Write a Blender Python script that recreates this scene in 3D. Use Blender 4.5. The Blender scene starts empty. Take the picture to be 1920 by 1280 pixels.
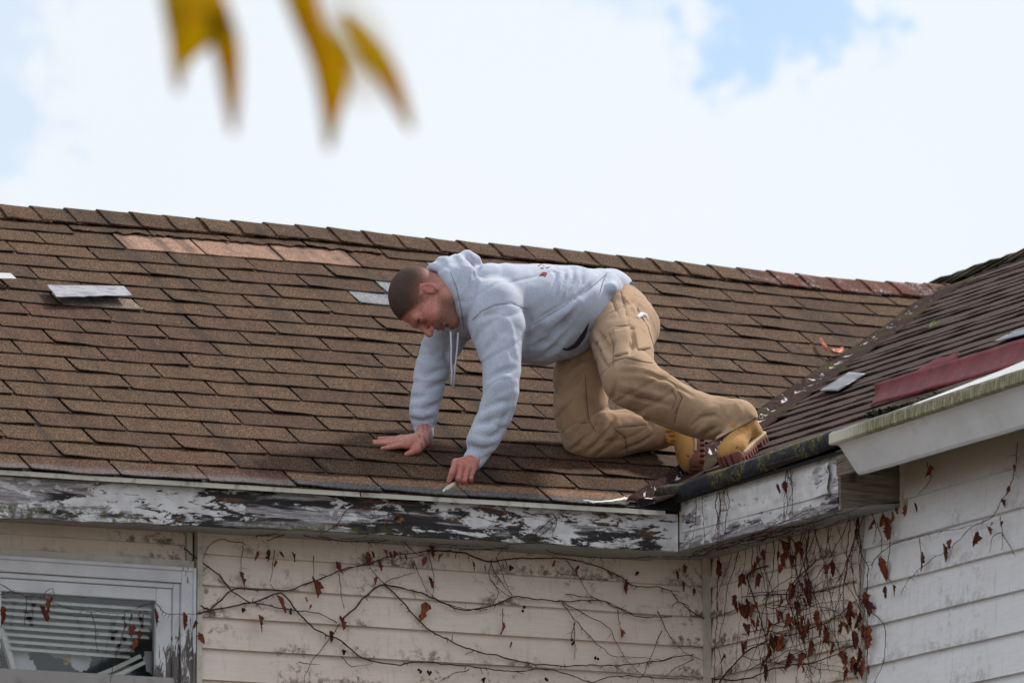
import bpy, bmesh, math, random
import numpy as np
from mathutils import Vector, Matrix, noise as mnoise
random.seed(7)
rng = np.random.default_rng(7)
scene = bpy.context.scene
col = scene.collection

# ------------------------------------------------------------------ camera
# World: x runs along the main eave, y into the house, z up; the origin is on the main eave edge.
F_PX = 10803.66                                   # focal length in pixels of a 1920 px wide picture
CAM = np.array([-6.53217665, -16.72619016, -2.86511284])
YAW, PITCH, ROLL, THETA = [math.radians(a) for a in (26.173, 10.38660, -0.13685, 32.09988)]
def _basis():
    cy, sy, cp, sp = math.cos(YAW), math.sin(YAW), math.cos(PITCH), math.sin(PITCH)
    f = np.array([sy*cp, cy*cp, sp]); r = np.array([cy, -sy, 0.0]); u = np.cross(r, f)
    c, s = math.cos(ROLL), math.sin(ROLL)
    return c*r + s*u, -s*r + c*u, f
CR, CU, CF = _basis()
cam_data = bpy.data.cameras.new('camera'); cam = bpy.data.objects.new('camera', cam_data); col.objects.link(cam)
cam.matrix_world = Matrix(((CR[0], CU[0], -CF[0], CAM[0]), (CR[1], CU[1], -CF[1], CAM[1]), (CR[2], CU[2], -CF[2], CAM[2]), (0, 0, 0, 1)))
cam_data.sensor_width = 36.0; cam_data.lens = F_PX/1920*36; cam_data.clip_start = 0.1; cam_data.clip_end = 5000
cam_data.dof.use_dof = True; cam_data.dof.focus_distance = 19.2; cam_data.dof.aperture_fstop = 5.2
scene.camera = cam

# ------------------------------------------------------------------ sky, sun, exposure
SUN_EL, SUN_AZ = math.radians(47), math.radians(72)    # azimuth from +y towards +x
SUN_DIR = Vector((math.sin(SUN_AZ)*math.cos(SUN_EL), math.cos(SUN_AZ)*math.cos(SUN_EL), math.sin(SUN_EL)))
world = bpy.data.worlds.new('World'); scene.world = world; world.use_nodes = True
wn, wl = world.node_tree.nodes, world.node_tree.links
wn.clear()
def wnode(t, **kw):
    n = wn.new(t)
    for k, v in kw.items(): setattr(n, k, v)
    return n
sky = wnode('ShaderNodeTexSky', sky_type='NISHITA', sun_disc=False)
sky.sun_elevation = SUN_EL; sky.sun_rotation = SUN_AZ; sky.air_density = 1.0; sky.dust_density = 1.0; sky.ozone_density = 0.25
bg_sky = wnode('ShaderNodeBackground'); bg_sky.inputs['Strength'].default_value = 0.120
wl.new(sky.outputs[0], bg_sky.inputs['Color'])
bg_cloud = wnode('ShaderNodeBackground'); bg_cloud.inputs['Strength'].default_value = 1.0
tc = wnode('ShaderNodeTexCoord')
def wmath(op, a, b=None, c=None):
    n = wnode('ShaderNodeMath', operation=op)
    for i, v in enumerate((a, b, c)):
        if v is None: continue
        if isinstance(v, (int, float)): n.inputs[i].default_value = v
        else: wl.new(v, n.inputs[i])
    return n.outputs[0]
def wnoise(scale, detail, rough=0.5, off=(0, 0, 0)):
    m = wnode('ShaderNodeMapping'); m.inputs['Location'].default_value = off
    wl.new(tc.outputs['Generated'], m.inputs[0])
    n = wnode('ShaderNodeTexNoise'); n.inputs['Scale'].default_value = scale; n.inputs['Detail'].default_value = detail; n.inputs['Roughness'].default_value = rough
    wl.new(m.outputs[0], n.inputs['Vector'])
    return n.outputs['Fac']
def px_dir(x, y):
    d = CR*(x-960)/F_PX - CU*(y-640)/F_PX + CF
    return d/np.linalg.norm(d)
edge = wnoise(95, 4, 0.55)                          # ragged cloud edges
wide = wnoise(3.2, 2, 0.5, (0.3, 0.9, 0.2))         # broken cloud over the whole sky
holes = None
for hx, hy, rad, dep in ((1400, 25, 0.0145, 1.0), (1570, -10, 0.0125, 1.0), (1300, -360, 0.04, 1.0), (-30, 250, 0.0150, 0.45), (-60, 60, 0.016, 0.4)):
    d = px_dir(hx, hy)
    vs = wnode('ShaderNodeVectorMath', operation='DISTANCE'); wl.new(tc.outputs['Generated'], vs.inputs[0]); vs.inputs[1].default_value = tuple(d)
    t = wmath('ADD', vs.outputs['Value'], wmath('MULTIPLY_ADD', edge, 0.040, -0.020))
    mr = wnode('ShaderNodeMapRange', interpolation_type='SMOOTHSTEP'); wl.new(t, mr.inputs['Value'])
    mr.inputs['From Min'].default_value = rad*0.55; mr.inputs['From Max'].default_value = rad*1.02
    mr.inputs['To Min'].default_value = dep; mr.inputs['To Max'].default_value = 0.0
    holes = mr.outputs[0] if holes is None else wmath('MAXIMUM', holes, mr.outputs[0])
mw = wnode('ShaderNodeMapRange', interpolation_type='SMOOTHSTEP'); wl.new(wide, mw.inputs['Value'])
mw.inputs['From Min'].default_value = 0.54; mw.inputs['From Max'].default_value = 0.70; mw.inputs['To Min'].default_value = 0; mw.inputs['To Max'].default_value = 1
# a broad bright cloud bank stands behind the house; the rest of the sky is broken cloud
vb = wnode('ShaderNodeVectorMath', operation='DISTANCE'); wl.new(tc.outputs['Generated'], vb.inputs[0]); vb.inputs[1].default_value = (0.45, 0.85, 0.28)
bank = wnode('ShaderNodeMapRange', interpolation_type='SMOOTHSTEP'); wl.new(wmath('ADD', vb.outputs['Value'], wmath('MULTIPLY_ADD', wide, 0.6, -0.3)), bank.inputs['Value'])
bank.inputs['From Min'].default_value = 0.55; bank.inputs['From Max'].default_value = 0.85; bank.inputs['To Min'].default_value = 0; bank.inputs['To Max'].default_value = 1
blue = wmath('MAXIMUM', holes, wmath('MULTIPLY', mw.outputs[0], bank.outputs[0]))
ccol = wnode('ShaderNodeMix', data_type='RGBA'); ccol.inputs[6].default_value = (0.700, 0.755, 0.810, 1); ccol.inputs[7].default_value = (0.745, 0.785, 0.825, 1)
wl.new(wnoise(14, 1), ccol.inputs[0]); wl.new(ccol.outputs[2], bg_cloud.inputs['Color'])
wmix = wnode('ShaderNodeMixShader'); wl.new(blue, wmix.inputs[0]); wl.new(bg_cloud.outputs[0], wmix.inputs[1]); wl.new(bg_sky.outputs[0], wmix.inputs[2])
wout = wnode('ShaderNodeOutputWorld'); wl.new(wmix.outputs[0], wout.inputs['Surface'])
sun_data = bpy.data.lights.new('sun', 'SUN'); sun = bpy.data.objects.new('sun', sun_data); col.objects.link(sun)
sun_data.energy = 3.5; sun_data.angle = math.radians(6); sun_data.color = (1.0, 0.90, 0.77)
sun.rotation_euler = SUN_DIR.to_track_quat('Z', 'Y').to_euler()
sun.location = SUN_DIR*30
scene.view_settings.view_transform = 'Standard'; scene.view_settings.look = 'None'
scene.view_settings.exposure = 0.28; scene.view_settings.gamma = 1.0; scene.view_settings.use_curve_mapping = False
scene.render.engine = 'CYCLES'
scene.cycles.max_bounces = 6; scene.cycles.diffuse_bounces = 2; scene.cycles.glossy_bounces = 2; scene.cycles.transparent_max_bounces = 8
scene.render.resolution_x = 1024; scene.render.resolution_y = 682

# ------------------------------------------------------------------ helpers: geometry of the place
def on_plane(x, y, n, d):
    r = CR*(x-960)/F_PX - CU*(y-640)/F_PX + CF
    n = np.array(n, float)
    return CAM + r*((d-n@CAM)/(n@r))
def at_y(x, y, Y): return on_plane(x, y, (0, 1, 0), Y)
def at_x(x, y, X): return on_plane(x, y, (1, 0, 0), X)
def at_z(x, y, Z): return on_plane(x, y, (0, 0, 1), Z)
ST, CT = math.sin(THETA), math.cos(THETA)
def at_roof(x, y, h=0.012): return on_plane(x, y, (0, -ST, CT), h)
WS = 0.5417; PHI = math.atan(WS); WX0 = 2.142          # slope and zero line of the wing roof
SP, CP = math.sin(PHI), math.cos(PHI)
def at_wing(x, y, h=0.012): return on_plane(x, y, (-SP, 0, CP), -WX0*SP+h)
def valley_x(y): return WX0 + 1.158*y
EXP, TAB = 0.127, 0.305
GROUND = -4.5

# ------------------------------------------------------------------ helpers: objects
def mesh(name, verts, faces, smooth=False):
    me = bpy.data.meshes.new(name); me.from_pydata([tuple(map(float, v)) for v in verts], [], [tuple(map(int, f)) for f in faces]); me.update()
    if smooth: me.polygons.foreach_set('use_smooth', [True]*len(me.polygons))
    return me
def link(name, me, mat=None, parent=None):
    o = bpy.data.objects.new(name, me); col.objects.link(o)
    if mat is not None and me is not None and len(me.materials) == 0: me.materials.append(mat)
    if parent is not None: o.parent = parent
    return o
def tag(o, label=None, cat=None, group=None, kind=None):
    for k, v in (('label', label), ('category', cat), ('group', group), ('kind', kind)):
        if v: o[k] = v
    return o
def empty(name, loc=(0, 0, 0), parent=None):
    o = bpy.data.objects.new(name, None); col.objects.link(o); o.location = loc; o.empty_display_size = 0.1
    if parent is not None: o.parent = parent
    return o
class MB:
    def __init__(s): s.v, s.f = [], []
    def add(s, v, f):
        b = len(s.v); s.v += [tuple(p) for p in v]; s.f += [tuple(b+i for i in q) for q in f]; return s
    def box(s, a, b):
        (x0, y0, z0), (x1, y1, z1) = a, b
        return s.add([(x0, y0, z0), (x1, y0, z0), (x1, y1, z0), (x0, y1, z0), (x0, y0, z1), (x1, y0, z1), (x1, y1, z1), (x0, y1, z1)],
                     [(0, 3, 2, 1), (4, 5, 6, 7), (0, 1, 5, 4), (1, 2, 6, 5), (2, 3, 7, 6), (3, 0, 4, 7)])
    def tube(s, pts, rad, n=6, caps=True):
        P = [Vector(p) for p in pts]; m = len(P); rings = []
        up = Vector((0.31, 0.2, 0.93)); last = None
        for i in range(m):
            t = (P[min(i+1, m-1)]-P[max(i-1, 0)])
            t = t.normalized() if t.length > 1e-9 else Vector((0, 0, 1))
            a = t.cross(last if last is not None else up)
            if last is not None: a = last - t*last.dot(t)
            if a.length < 1e-6: a = t.orthogonal()
            a.normalize(); last = a; b = t.cross(a)
            r = rad[i] if hasattr(rad, '__len__') else rad
            rings.append([P[i]+(a*math.cos(2*math.pi*k/n)+b*math.sin(2*math.pi*k/n))*r for k in range(n)])
        v = [p for r in rings for p in r]
        f = [(i*n+k, i*n+(k+1) % n, (i+1)*n+(k+1) % n, (i+1)*n+k) for i in range(m-1) for k in range(n)]
        if caps: f += [tuple(range(n-1, -1, -1)), tuple((m-1)*n+k for k in range(n))]
        return s.add(v, f)
    def strip(s, rows, close=False):
        """rows: list of equally long lists of points, joined as a grid"""
        n = len(rows[0]); v = [p for r in rows for p in r]
        f = [(i*n+k, i*n+k+1, (i+1)*n+k+1, (i+1)*n+k) for i in range(len(rows)-1) for k in range(n-1)]
        if close: f += [(i*n+n-1, i*n, (i+1)*n, (i+1)*n+n-1) for i in range(len(rows)-1)]
        return s.add(v, f)
    def build(s, name, mat, parent=None, smooth=False): return link(name, mesh(name, s.v, s.f, smooth), mat, parent)
def solid_sheet(rows, thick):
    """closed slab from a grid of points and the same grid moved along 'thick'"""
    m, n = len(rows), len(rows[0]); t = Vector(thick)
    top = [Vector(p) for r in rows for p in r]; bot = [p+t for p in top]; N = m*n
    f = []
    for i in range(m-1):
        for k in range(n-1):
            a, b, c, d = i*n+k, i*n+k+1, (i+1)*n+k+1, (i+1)*n+k
            f += [(a, b, c, d), (N+d, N+c, N+b, N+a)]
    for k in range(n-1):
        f.append((k+1, k, N+k, N+k+1)); f.append(((m-1)*n+k, (m-1)*n+k+1, N+(m-1)*n+k+1, N+(m-1)*n+k))
    for i in range(m-1):
        f.append((i*n, (i+1)*n, N+(i+1)*n, N+i*n)); f.append(((i+1)*n+n-1, i*n+n-1, N+i*n+n-1, N+(i+1)*n+n-1))
    return top+bot, f
def nz(x, y=0.0, z=0.0): return mnoise.noise(Vector((x, y, z)))

# ------------------------------------------------------------------ helpers: materials
class Mat:
    def __init__(s, name, rough=0.8, spec=0.3):
        s.m = bpy.data.materials.new(name); s.m.use_nodes = True
        s.t = s.m.node_tree; s.n = s.t.nodes; s.l = s.t.links
        s.b = s.n['Principled BSDF']; s.b.inputs['Roughness'].default_value = rough; s.b.inputs['Specular IOR Level'].default_value = spec
        s.geo = s.n.new('ShaderNodeNewGeometry'); s.tc = s.n.new('ShaderNodeTexCoord'); s.oi = s.n.new('ShaderNodeObjectInfo')
    def put(s, v, sock):
        if isinstance(v, (int, float)): sock.default_value = v
        elif isinstance(v, (tuple, list)): sock.default_value = tuple(v)+(1,) if len(v) == 3 and sock.type == 'RGBA' else tuple(v)
        else: s.l.new(v, sock)
    def pos(s): return s.geo.outputs['Position']
    def obj(s): return s.tc.outputs['Object']
    def sep(s, vec):
        n = s.n.new('ShaderNodeSeparateXYZ'); s.l.new(vec, n.inputs[0]); return n.outputs
    def scale(s, vec, sc, off=(0, 0, 0)):
        n = s.n.new('ShaderNodeMapping'); s.l.new(vec, n.inputs[0]); n.inputs['Scale'].default_value = sc; n.inputs['Location'].default_value = off; return n.outputs[0]
    def noise(s, vec, scale, detail=3, rough=0.55, dist=0.0):
        n = s.n.new('ShaderNodeTexNoise'); s.l.new(vec, n.inputs['Vector']); n.inputs['Scale'].default_value = scale
        n.inputs['Detail'].default_value = detail; n.inputs['Roughness'].default_value = rough; n.inputs['Distortion'].default_value = dist
        return n.outputs['Fac']
    def math(s, op, a, b=None, c=None):
        n = s.n.new('ShaderNodeMath'); n.operation = op
        for i, v in enumerate((a, b, c)):
            if v is not None: s.put(v, n.inputs[i])
        return n.outputs[0]
    def range(s, v, a, b, c=0.0, d=1.0, smooth=True):
        n = s.n.new('ShaderNodeMapRange'); n.interpolation_type = 'SMOOTHSTEP' if smooth else 'LINEAR'; s.put(v, n.inputs['Value'])
        for k, q in (('From Min', a), ('From Max', b), ('To Min', c), ('To Max', d)): n.inputs[k].default_value = q
        return n.outputs[0]
    def ramp(s, v, stops):
        n = s.n.new('ShaderNodeValToRGB'); s.put(v, n.inputs[0]); e = n.color_ramp.elements
        while len(e) < len(stops): e.new(0.5)
        for i, (p, c) in enumerate(stops): e[i].position = p; e[i].color = tuple(c)+(1,)
        return n.outputs[0]
    def mix(s, f, a, b, mode='MIX'):
        n = s.n.new('ShaderNodeMix'); n.data_type = 'RGBA'; n.blend_type = mode
        s.put(f, n.inputs[0]); s.put(a, n.inputs[6]); s.put(b, n.inputs[7]); return n.outputs[2]
    def bump(s, h, strength=0.3, dist=0.002):
        n = s.n.new('ShaderNodeBump'); n.inputs['Strength'].default_value = strength; n.inputs['Distance'].default_value = dist
        s.l.new(h, n.inputs['Height']); s.l.new(n.outputs[0], s.b.inputs['Normal']); return s
    def color(s, c): s.put(c, s.b.inputs['Base Color']); return s
    def rough(s, r): s.put(r, s.b.inputs['Roughness']); return s
    def attr(s, name):
        n = s.n.new('ShaderNodeAttribute'); n.attribute_name = name; return n.outputs['Fac']

def simple(name, c, var=0.25, scale=20, rough=0.8, spec=0.3, bump=0.0):
    m = Mat(name, rough, spec); f = m.noise(m.pos(), scale, 4)
    m.color(m.mix(f, tuple(x*(1-var) for x in c), tuple(min(1, x*(1+var)) for x in c)))
    if bump: m.bump(f, bump)
    return m.m

def shingle_material(name, lo, mid, hi, purple, edge_worn=0, grime=True):
    """granule surfaced asphalt; lo/mid/hi are granule colours, purple the tone some tabs carry"""
    m = Mat(name, 0.92, 0.2)
    g = m.noise(m.pos(), 210, 2, 0.75)
    gg = g
    c = m.ramp(gg, [(0.36, lo), (0.49, mid), (0.64, hi)])
    c = m.mix(m.range(m.oi.outputs['Random'], 0.35, 1.0), c, m.mix(1.0, c, purple, 'MULTIPLY'))
    tone = m.math('FRACT', m.math('MULTIPLY', m.oi.outputs['Random'], 7.31))
    c = m.mix(m.range(tone, 0.0, 1.0, 0.0, 0.28, False), c, (0.012, 0.008, 0.007))
    streak = m.noise(m.scale(m.pos(), (11, 1.1, 1.1)), 1.0, 3, 0.6)          # dark runs down the slope
    c = m.mix(m.range(streak, 0.48, 0.70, 0, 0.55), c, (0.016, 0.012, 0.011))
    blotch = m.noise(m.pos(), 17, 4, 0.7)
    c = m.mix(m.range(blotch, 0.45, 0.72, 0, 0.6), c, m.mix(1.0, c, (0.5, 0.47, 0.48), 'MULTIPLY'))
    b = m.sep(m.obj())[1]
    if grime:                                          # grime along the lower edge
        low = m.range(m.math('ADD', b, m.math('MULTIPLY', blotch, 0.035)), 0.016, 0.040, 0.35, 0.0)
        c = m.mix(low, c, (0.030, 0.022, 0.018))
    if edge_worn:
        n = m.noise(m.pos(), 120, 3, 0.7); w = m.math('ADD', b, m.math('MULTIPLY_ADD', m.noise(m.pos(), 18, 4), 0.05, -0.025))
        if edge_worn == 1:
            c = m.mix(m.range(w, 0.025, 0.065, 0.85, 0.0), c, m.ramp(n, [(0.35, (0.035, 0.030, 0.030)), (0.62, (0.17, 0.150, 0.148))]))
        else:
            c = m.mix(m.range(w, 0.100, 0.110, 1.0, 0.0), c, m.ramp(n, [(0.32, (0.07, 0.038, 0.024)), (0.55, (0.22, 0.125, 0.075)), (0.7, (0.36, 0.23, 0.155))]))
            c = m.mix(m.range(w, 0.044, 0.058, 1.0, 0.0), c, m.ramp(n, [(0.35, (0.035, 0.031, 0.031)), (0.65, (0.16, 0.142, 0.142))]))
    m.color(c); m.bump(gg, 0.7, 0.003)
    return m.m
M = {}
BR = ((0.009, 0.0052, 0.0042), (0.053, 0.0285, 0.0165), (0.265, 0.150, 0.082), (0.86, 0.74, 0.80))
M['shingle'] = shingle_material('brown_granules', *BR)
M['cap'] = shingle_material('brown_cap_granules', *BR, 0, False)
M['shingle_eave'] = shingle_material('worn_eave_granules', *BR, 1)
M['shingle_peeled'] = shingle_material('peeled_granules', *BR, 2)
M['shingle_pink'] = shingle_material('bald_pink_granules', (0.15, 0.08, 0.055), (0.34, 0.20, 0.14), (0.52, 0.35, 0.27), (0.95, 0.92, 0.95), 0, False)
M['shingle_grey'] = shingle_material('grey_granules', (0.07, 0.075, 0.08), (0.22, 0.23, 0.245), (0.40, 0.41, 0.44), (0.95, 0.97, 1.0))
M['shingle_pale'] = shingle_material('scuffed_granules', (0.06, 0.042, 0.034), (0.19, 0.135, 0.105), (0.46, 0.38, 0.33), (0.9, 0.85, 0.9))
M['cap_red'] = shingle_material('red_granules', (0.022, 0.009, 0.007), (0.105, 0.034, 0.022), (0.30, 0.125, 0.095), (0.62, 0.62, 0.72), 0, False)
def lichen_on(mat):
    nt = mat.node_tree; b = nt.nodes['Principled BSDF']; old = b.inputs['Base Color'].links[0].from_socket; g = nt.nodes.new('ShaderNodeNewGeometry')
    def noise_(sc, d):
        n = nt.nodes.new('ShaderNodeTexNoise'); n.inputs['Scale'].default_value = sc; n.inputs['Detail'].default_value = d; nt.links.new(g.outputs['Position'], n.inputs['Vector']); return n.outputs['Fac']
    r1 = nt.nodes.new('ShaderNodeMapRange'); r1.inputs['From Min'].default_value = 0.50; r1.inputs['From Max'].default_value = 0.62; nt.links.new(noise_(13, 2), r1.inputs['Value'])
    r2 = nt.nodes.new('ShaderNodeMapRange'); r2.inputs['From Min'].default_value = 0.52; r2.inputs['From Max'].default_value = 0.60; nt.links.new(noise_(110, 3), r2.inputs['Value'])
    m_ = nt.nodes.new('ShaderNodeMath'); m_.operation = 'MULTIPLY'; nt.links.new(r1.outputs[0], m_.inputs[0]); nt.links.new(r2.outputs[0], m_.inputs[1])
    mx = nt.nodes.new('ShaderNodeMix'); mx.data_type = 'RGBA'; nt.links.new(m_.outputs[0], mx.inputs[0]); nt.links.new(old, mx.inputs[6]); mx.inputs[7].default_value = (0.34, 0.30, 0.31, 1); nt.links.new(mx.outputs[2], b.inputs['Base Color'])
lichen_on(M['cap_red'])
M['shingle_wing'] = shingle_material('dark_purple_granules', (0.012, 0.0075, 0.007), (0.047, 0.027, 0.023), (0.15, 0.090, 0.075), (0.85, 0.78, 0.82), 0, False)
def mossy_cap():
    m = Mat('mossy_granules', 0.95, 0.2); g = m.noise(m.pos(), 260, 2, 0.7)
    c = m.ramp(g, [(0.34, (0.014, 0.011, 0.010)), (0.52, (0.055, 0.042, 0.035)), (0.7, (0.14, 0.11, 0.09))])
    c = m.mix(m.range(m.noise(m.pos(), 14, 4), 0.45, 0.62, 0, 0.7), c, (0.085, 0.085, 0.03))
    m.color(c); m.bump(g, 0.6, 0.003); return m.m
M['cap_mossy'] = mossy_cap()
M['underlay'] = simple('roof_felt', (0.02, 0.018, 0.018), 0.4, 60, 0.95)
# ------------------------------------------------------------------ ground
def ground_material():
    m = Mat('dry_lawn', 0.95, 0.1); f = m.noise(m.pos(), 0.6, 6, 0.65)
    m.color(m.ramp(f, [(0.3, (0.12, 0.105, 0.075)), (0.55, (0.19, 0.165, 0.13)), (0.75, (0.26, 0.23, 0.195))])); return m.m
g = MB(); g.strip([[(x*60.0, y*60.0, GROUND) for x in range(-25, 26)] for y in range(-25, 26)])
tag(g.build('ground', ground_material()), kind='structure')

# ------------------------------------------------------------------ house: the body of walls and roofs
house = empty('house', (2.0, 1.0, GROUND))
tag(house, 'old house with brown shingle roof, peeling eaves and cream clapboard walls', 'house')
def hpart(o):
    o.parent = house; o.matrix_parent_inverse = Matrix.Translation(-house.location); return o
RV = 2.145                                   # plan depth of the main ridge
RZ = RV*math.tan(THETA)
WRX = 4.84; WRZ = (WRX-WX0)*WS               # wing ridge
def lift(x, v):
    """the old roof is not flat: a few millimetres to centimetres of sag"""
    a = 0.0125*min(max(x, -1), 2.3)*max(0, 1-v/14.0)
    t = v/19.0
    ridge = t*t*float(np.interp(x, [-1, 0.73, 1.24, 1.88, 2.35, 2.83, 3.33, 3.72, 4.08, 4.45, 4.6], [-0.040, -0.032, -0.018, -0.006, -0.008, -0.005, -0.006, -0.012, -0.015, -0.006, 0.0]))
    return a + ridge
def roof_pt(x, s, h):
    """point on the main slope: s metres up the slope, h above it"""
    return (x, s*CT - h*ST, s*ST + h*CT + lift(x, s/EXP))

# main slope deck (under the shingles), back slope, wing slopes
deck = MB()
xs = np.linspace(-6.0, 5.6, 59); SL = RV/CT
rows = []
for s in np.linspace(0.01, SL, 9):
    rows.append([roof_pt(x, s, -0.010) for x in xs])
v, f = solid_sheet(rows, (0, 0.0, -0.012))
deck.add(v, f)
# clip the deck at the valley
def clip_main(me, margin=0.0):
    """keep what lies on the main side of the valley"""
    bm = bmesh.new(); bm.from_mesh(me)
    n = Vector((1, -1.158, 0)).normalized(); p = Vector((WX0-margin, 0, 0))
    bmesh.ops.bisect_plane(bm, geom=bm.verts[:]+bm.edges[:]+bm.faces[:], plane_co=p, plane_no=n, clear_outer=True)
    bound = [e for e in bm.edges if e.is_boundary]
    if bound: bmesh.ops.holes_fill(bm, edges=bound)
    bm.to_mesh(me); bm.free()
dme = mesh('roof_slope', deck.v, deck.f); clip_main(dme, -0.05)
main_slope = hpart(link('roof_slope', dme, M['underlay']))
tag(main_slope, 'brown shingled main roof slope')
back = MB(); v, f = solid_sheet([[(x, RV, RZ-0.02), (x, RV*2.1, -0.1)] for x in (-6.0, 4.6)], (0, 0, -0.012)); back.add(v, f)
hpart(back.build('rear_roof_slope', M['shingle']))
def wing_pt(y, s, h):
    """point on the wing slope: s metres up from its zero line, h above it"""
    return (WX0 + s*CP - h*SP, y, s*SP + h*CP)
WSL = (WRX-WX0)/CP
wd = MB()
def wing_ymax(s): return (s*CP)/1.158
pts_low = [wing_pt(wing_ymax(s), s, -0.010) for s in np.linspace(0.19, WSL, 10)]
base = [(-5.0, s) for s in np.linspace(0.19, WSL, 10)]
wrows = [[wing_pt(-5.0 + (wing_ymax(s)+0.04+0.5*max(0, s/WSL-0.72)/0.28+5.0)*k/12, s, -0.016) for k in range(13)] for s in np.linspace(0.17, WSL, 10)]
v, f = solid_sheet(wrows, (0, 0, -0.012)); wd.add(v, f)
wing_slope = hpart(wd.build('roof_slope', M['underlay'])); tag(wing_slope, 'dark shingled roof slope of the side wing')
wb = MB(); v, f = solid_sheet([[(WRX, y, WRZ-0.02), (WRX+2.8, y, 0.0)] for y in (-5.0, 4.6)], (0, 0, -0.012)); wb.add(v, f)
v, f = solid_sheet([[(4.5, 2.3, WRZ-0.2), (4.5, 4.6, WRZ-0.2)], [(WRX, 2.3, WRZ-0.02), (WRX, 4.6, WRZ-0.02)]], (0, 0, -0.012)); wb.add(v, f)
hpart(wb.build('rear_roof_slope', M['shingle_wing']))

# ------------------------------------------------------------------ shingles of the main slope, one by one
TH = 0.0042
def tab_profile(variant, width=TAB-0.0095, nb=4, na=6, cut=0.0, ragged=0.0):
    r = random.Random(variant*77+3)
    amp = [r.uniform(-0.0040, 0.0030) for _ in range(na+1)]
    curl = r.uniform(0.0, 0.0035)+(0.004 if variant % 6 == 0 else 0); c2 = r.uniform(0.0, 0.0035)+(0.003 if variant % 5 == 3 else 0); skew = r.uniform(-0.0025, 0.0025)
    rows = []
    L = 0.172
    for j in range(nb+1):
        b = L*(j/nb)**1.3
        row = []
        for i in range(na+1):
            a = width*i/na
            e = cut + amp[i]*0.8 + ragged*(0.5+0.5*nz(i*0.9, variant*3.1, 0.4))*1.0
            bb = b if j else 0.0
            k = (1-j/nb)
            bb = bb + k*(e + skew*(i/na-0.5))
            h = 0.0105*(1-b/0.254)
            h += k*k*(curl*(1-i/na)**3 + c2*(i/na)**3 + 0.0012*math.sin(i*1.3+variant))
            row.append((a, bb, h))
        rows.append(row)
    return solid_sheet(rows, (0, 0, -TH))
tab_meshes = []
for k in range(12):
    v, f = tab_profile(k); tab_meshes.append(mesh('shingle', v, f))
TORN = []
for k in range(4):
    v, f = tab_profile(40+k, cut=0.012, ragged=0.045, na=14); TORN.append(mesh('shingle', v, f))
ROOF_AXES = Matrix(((1, 0, 0), (0, CT, -ST), (0, ST, CT)))
def tab_matrix(x, v, dh=0.0):
    p0 = Vector(roof_pt(x, v*EXP, dh)); p1 = Vector(roof_pt(x+TAB, v*EXP, dh)); p2 = Vector(roof_pt(x, (v+1)*EXP, dh))
    ex = (p1-p0).normalized(); ey = (p2-p0); ey = (ey-ex*ey.dot(ex)).normalized(); ez = ex.cross(ey)
    return Matrix(((ex.x, ey.x, ez.x, p0.x), (ex.y, ey.y, ez.y, p0.y), (ex.z, ey.z, ez.z, p0.z), (0, 0, 0, 1)))
special = {}                                         # (u, v) -> material
for u in (3.5, 4.5, 5.5): special[(u, 17)] = 'shingle_pink'
special[(2.0, 12)] = 'shingle_pale'
special[(6.0, 14)] = 'shingle_grey'; special[(6.5, 15)] = 'shingle_grey'; special[(7.5, 17)] = 'shingle_grey'
for uv in ((8.5, 9), (8.0, 8)): special[uv] = 'shingle_pale'
torn_tabs = {(4.0, 18): 0, (5.0, 18): 1, (6.0, 18): 2, (3.0, 18): 3, (9.0, 15-1+1): 1}
mat_variants = {}
def tab_mesh(k, mat):
    if (k, mat) not in mat_variants:
        src = TORN[k-100] if k >= 100 else tab_meshes[k]
        me = src.copy(); me.materials.clear(); me.materials.append(M[mat]); mat_variants[(k, mat)] = me
    return mat_variants[(k, mat)]
n_tab = 0
for v in range(0, 19):
    off = 0.0 if v % 2 == 0 else 0.5
    xv = valley_x(v*EXP*CT)                          # where the valley cuts this course
    x_left = -1.15
    u = math.floor((x_left/TAB)) + off
    while u*TAB < xv + 0.2:
        x = u*TAB
        rk = random.Random(int(u*10)*131+v*17)
        mat = 'shingle'
        if v == 0: mat = 'shingle_peeled' if u >= 3.0 else 'shingle_eave'
        mat = special.get((u, v), mat)
        k = rk.randrange(12)
        if (u, v) in torn_tabs: k = 100+torn_tabs[(u, v)]
        mw = tab_matrix(x+0.003+rk.uniform(-.002, .002), v, rk.uniform(-.0004, .0008))
        mw = mw @ Matrix.Rotation(rk.uniform(-.006, .006), 4, 'Z')
        me = tab_mesh(k, mat)
        if x + TAB + 0.2 > xv:                       # cut along the valley
            me = me.copy(); me.transform(mw); clip_main(me, 0.035)
            if len(me.polygons) < 4: u += 1; continue
            me.transform(mw.inverted())
        o = link('shingle', me); o.parent = main_slope
        o.matrix_parent_inverse = Matrix.Translation(-house.location) @ Matrix.Identity(4)
        o.matrix_parent_inverse = (Matrix.Identity(4))
        o.matrix_basis = mw
        n_tab += 1
        u += 1
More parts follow.
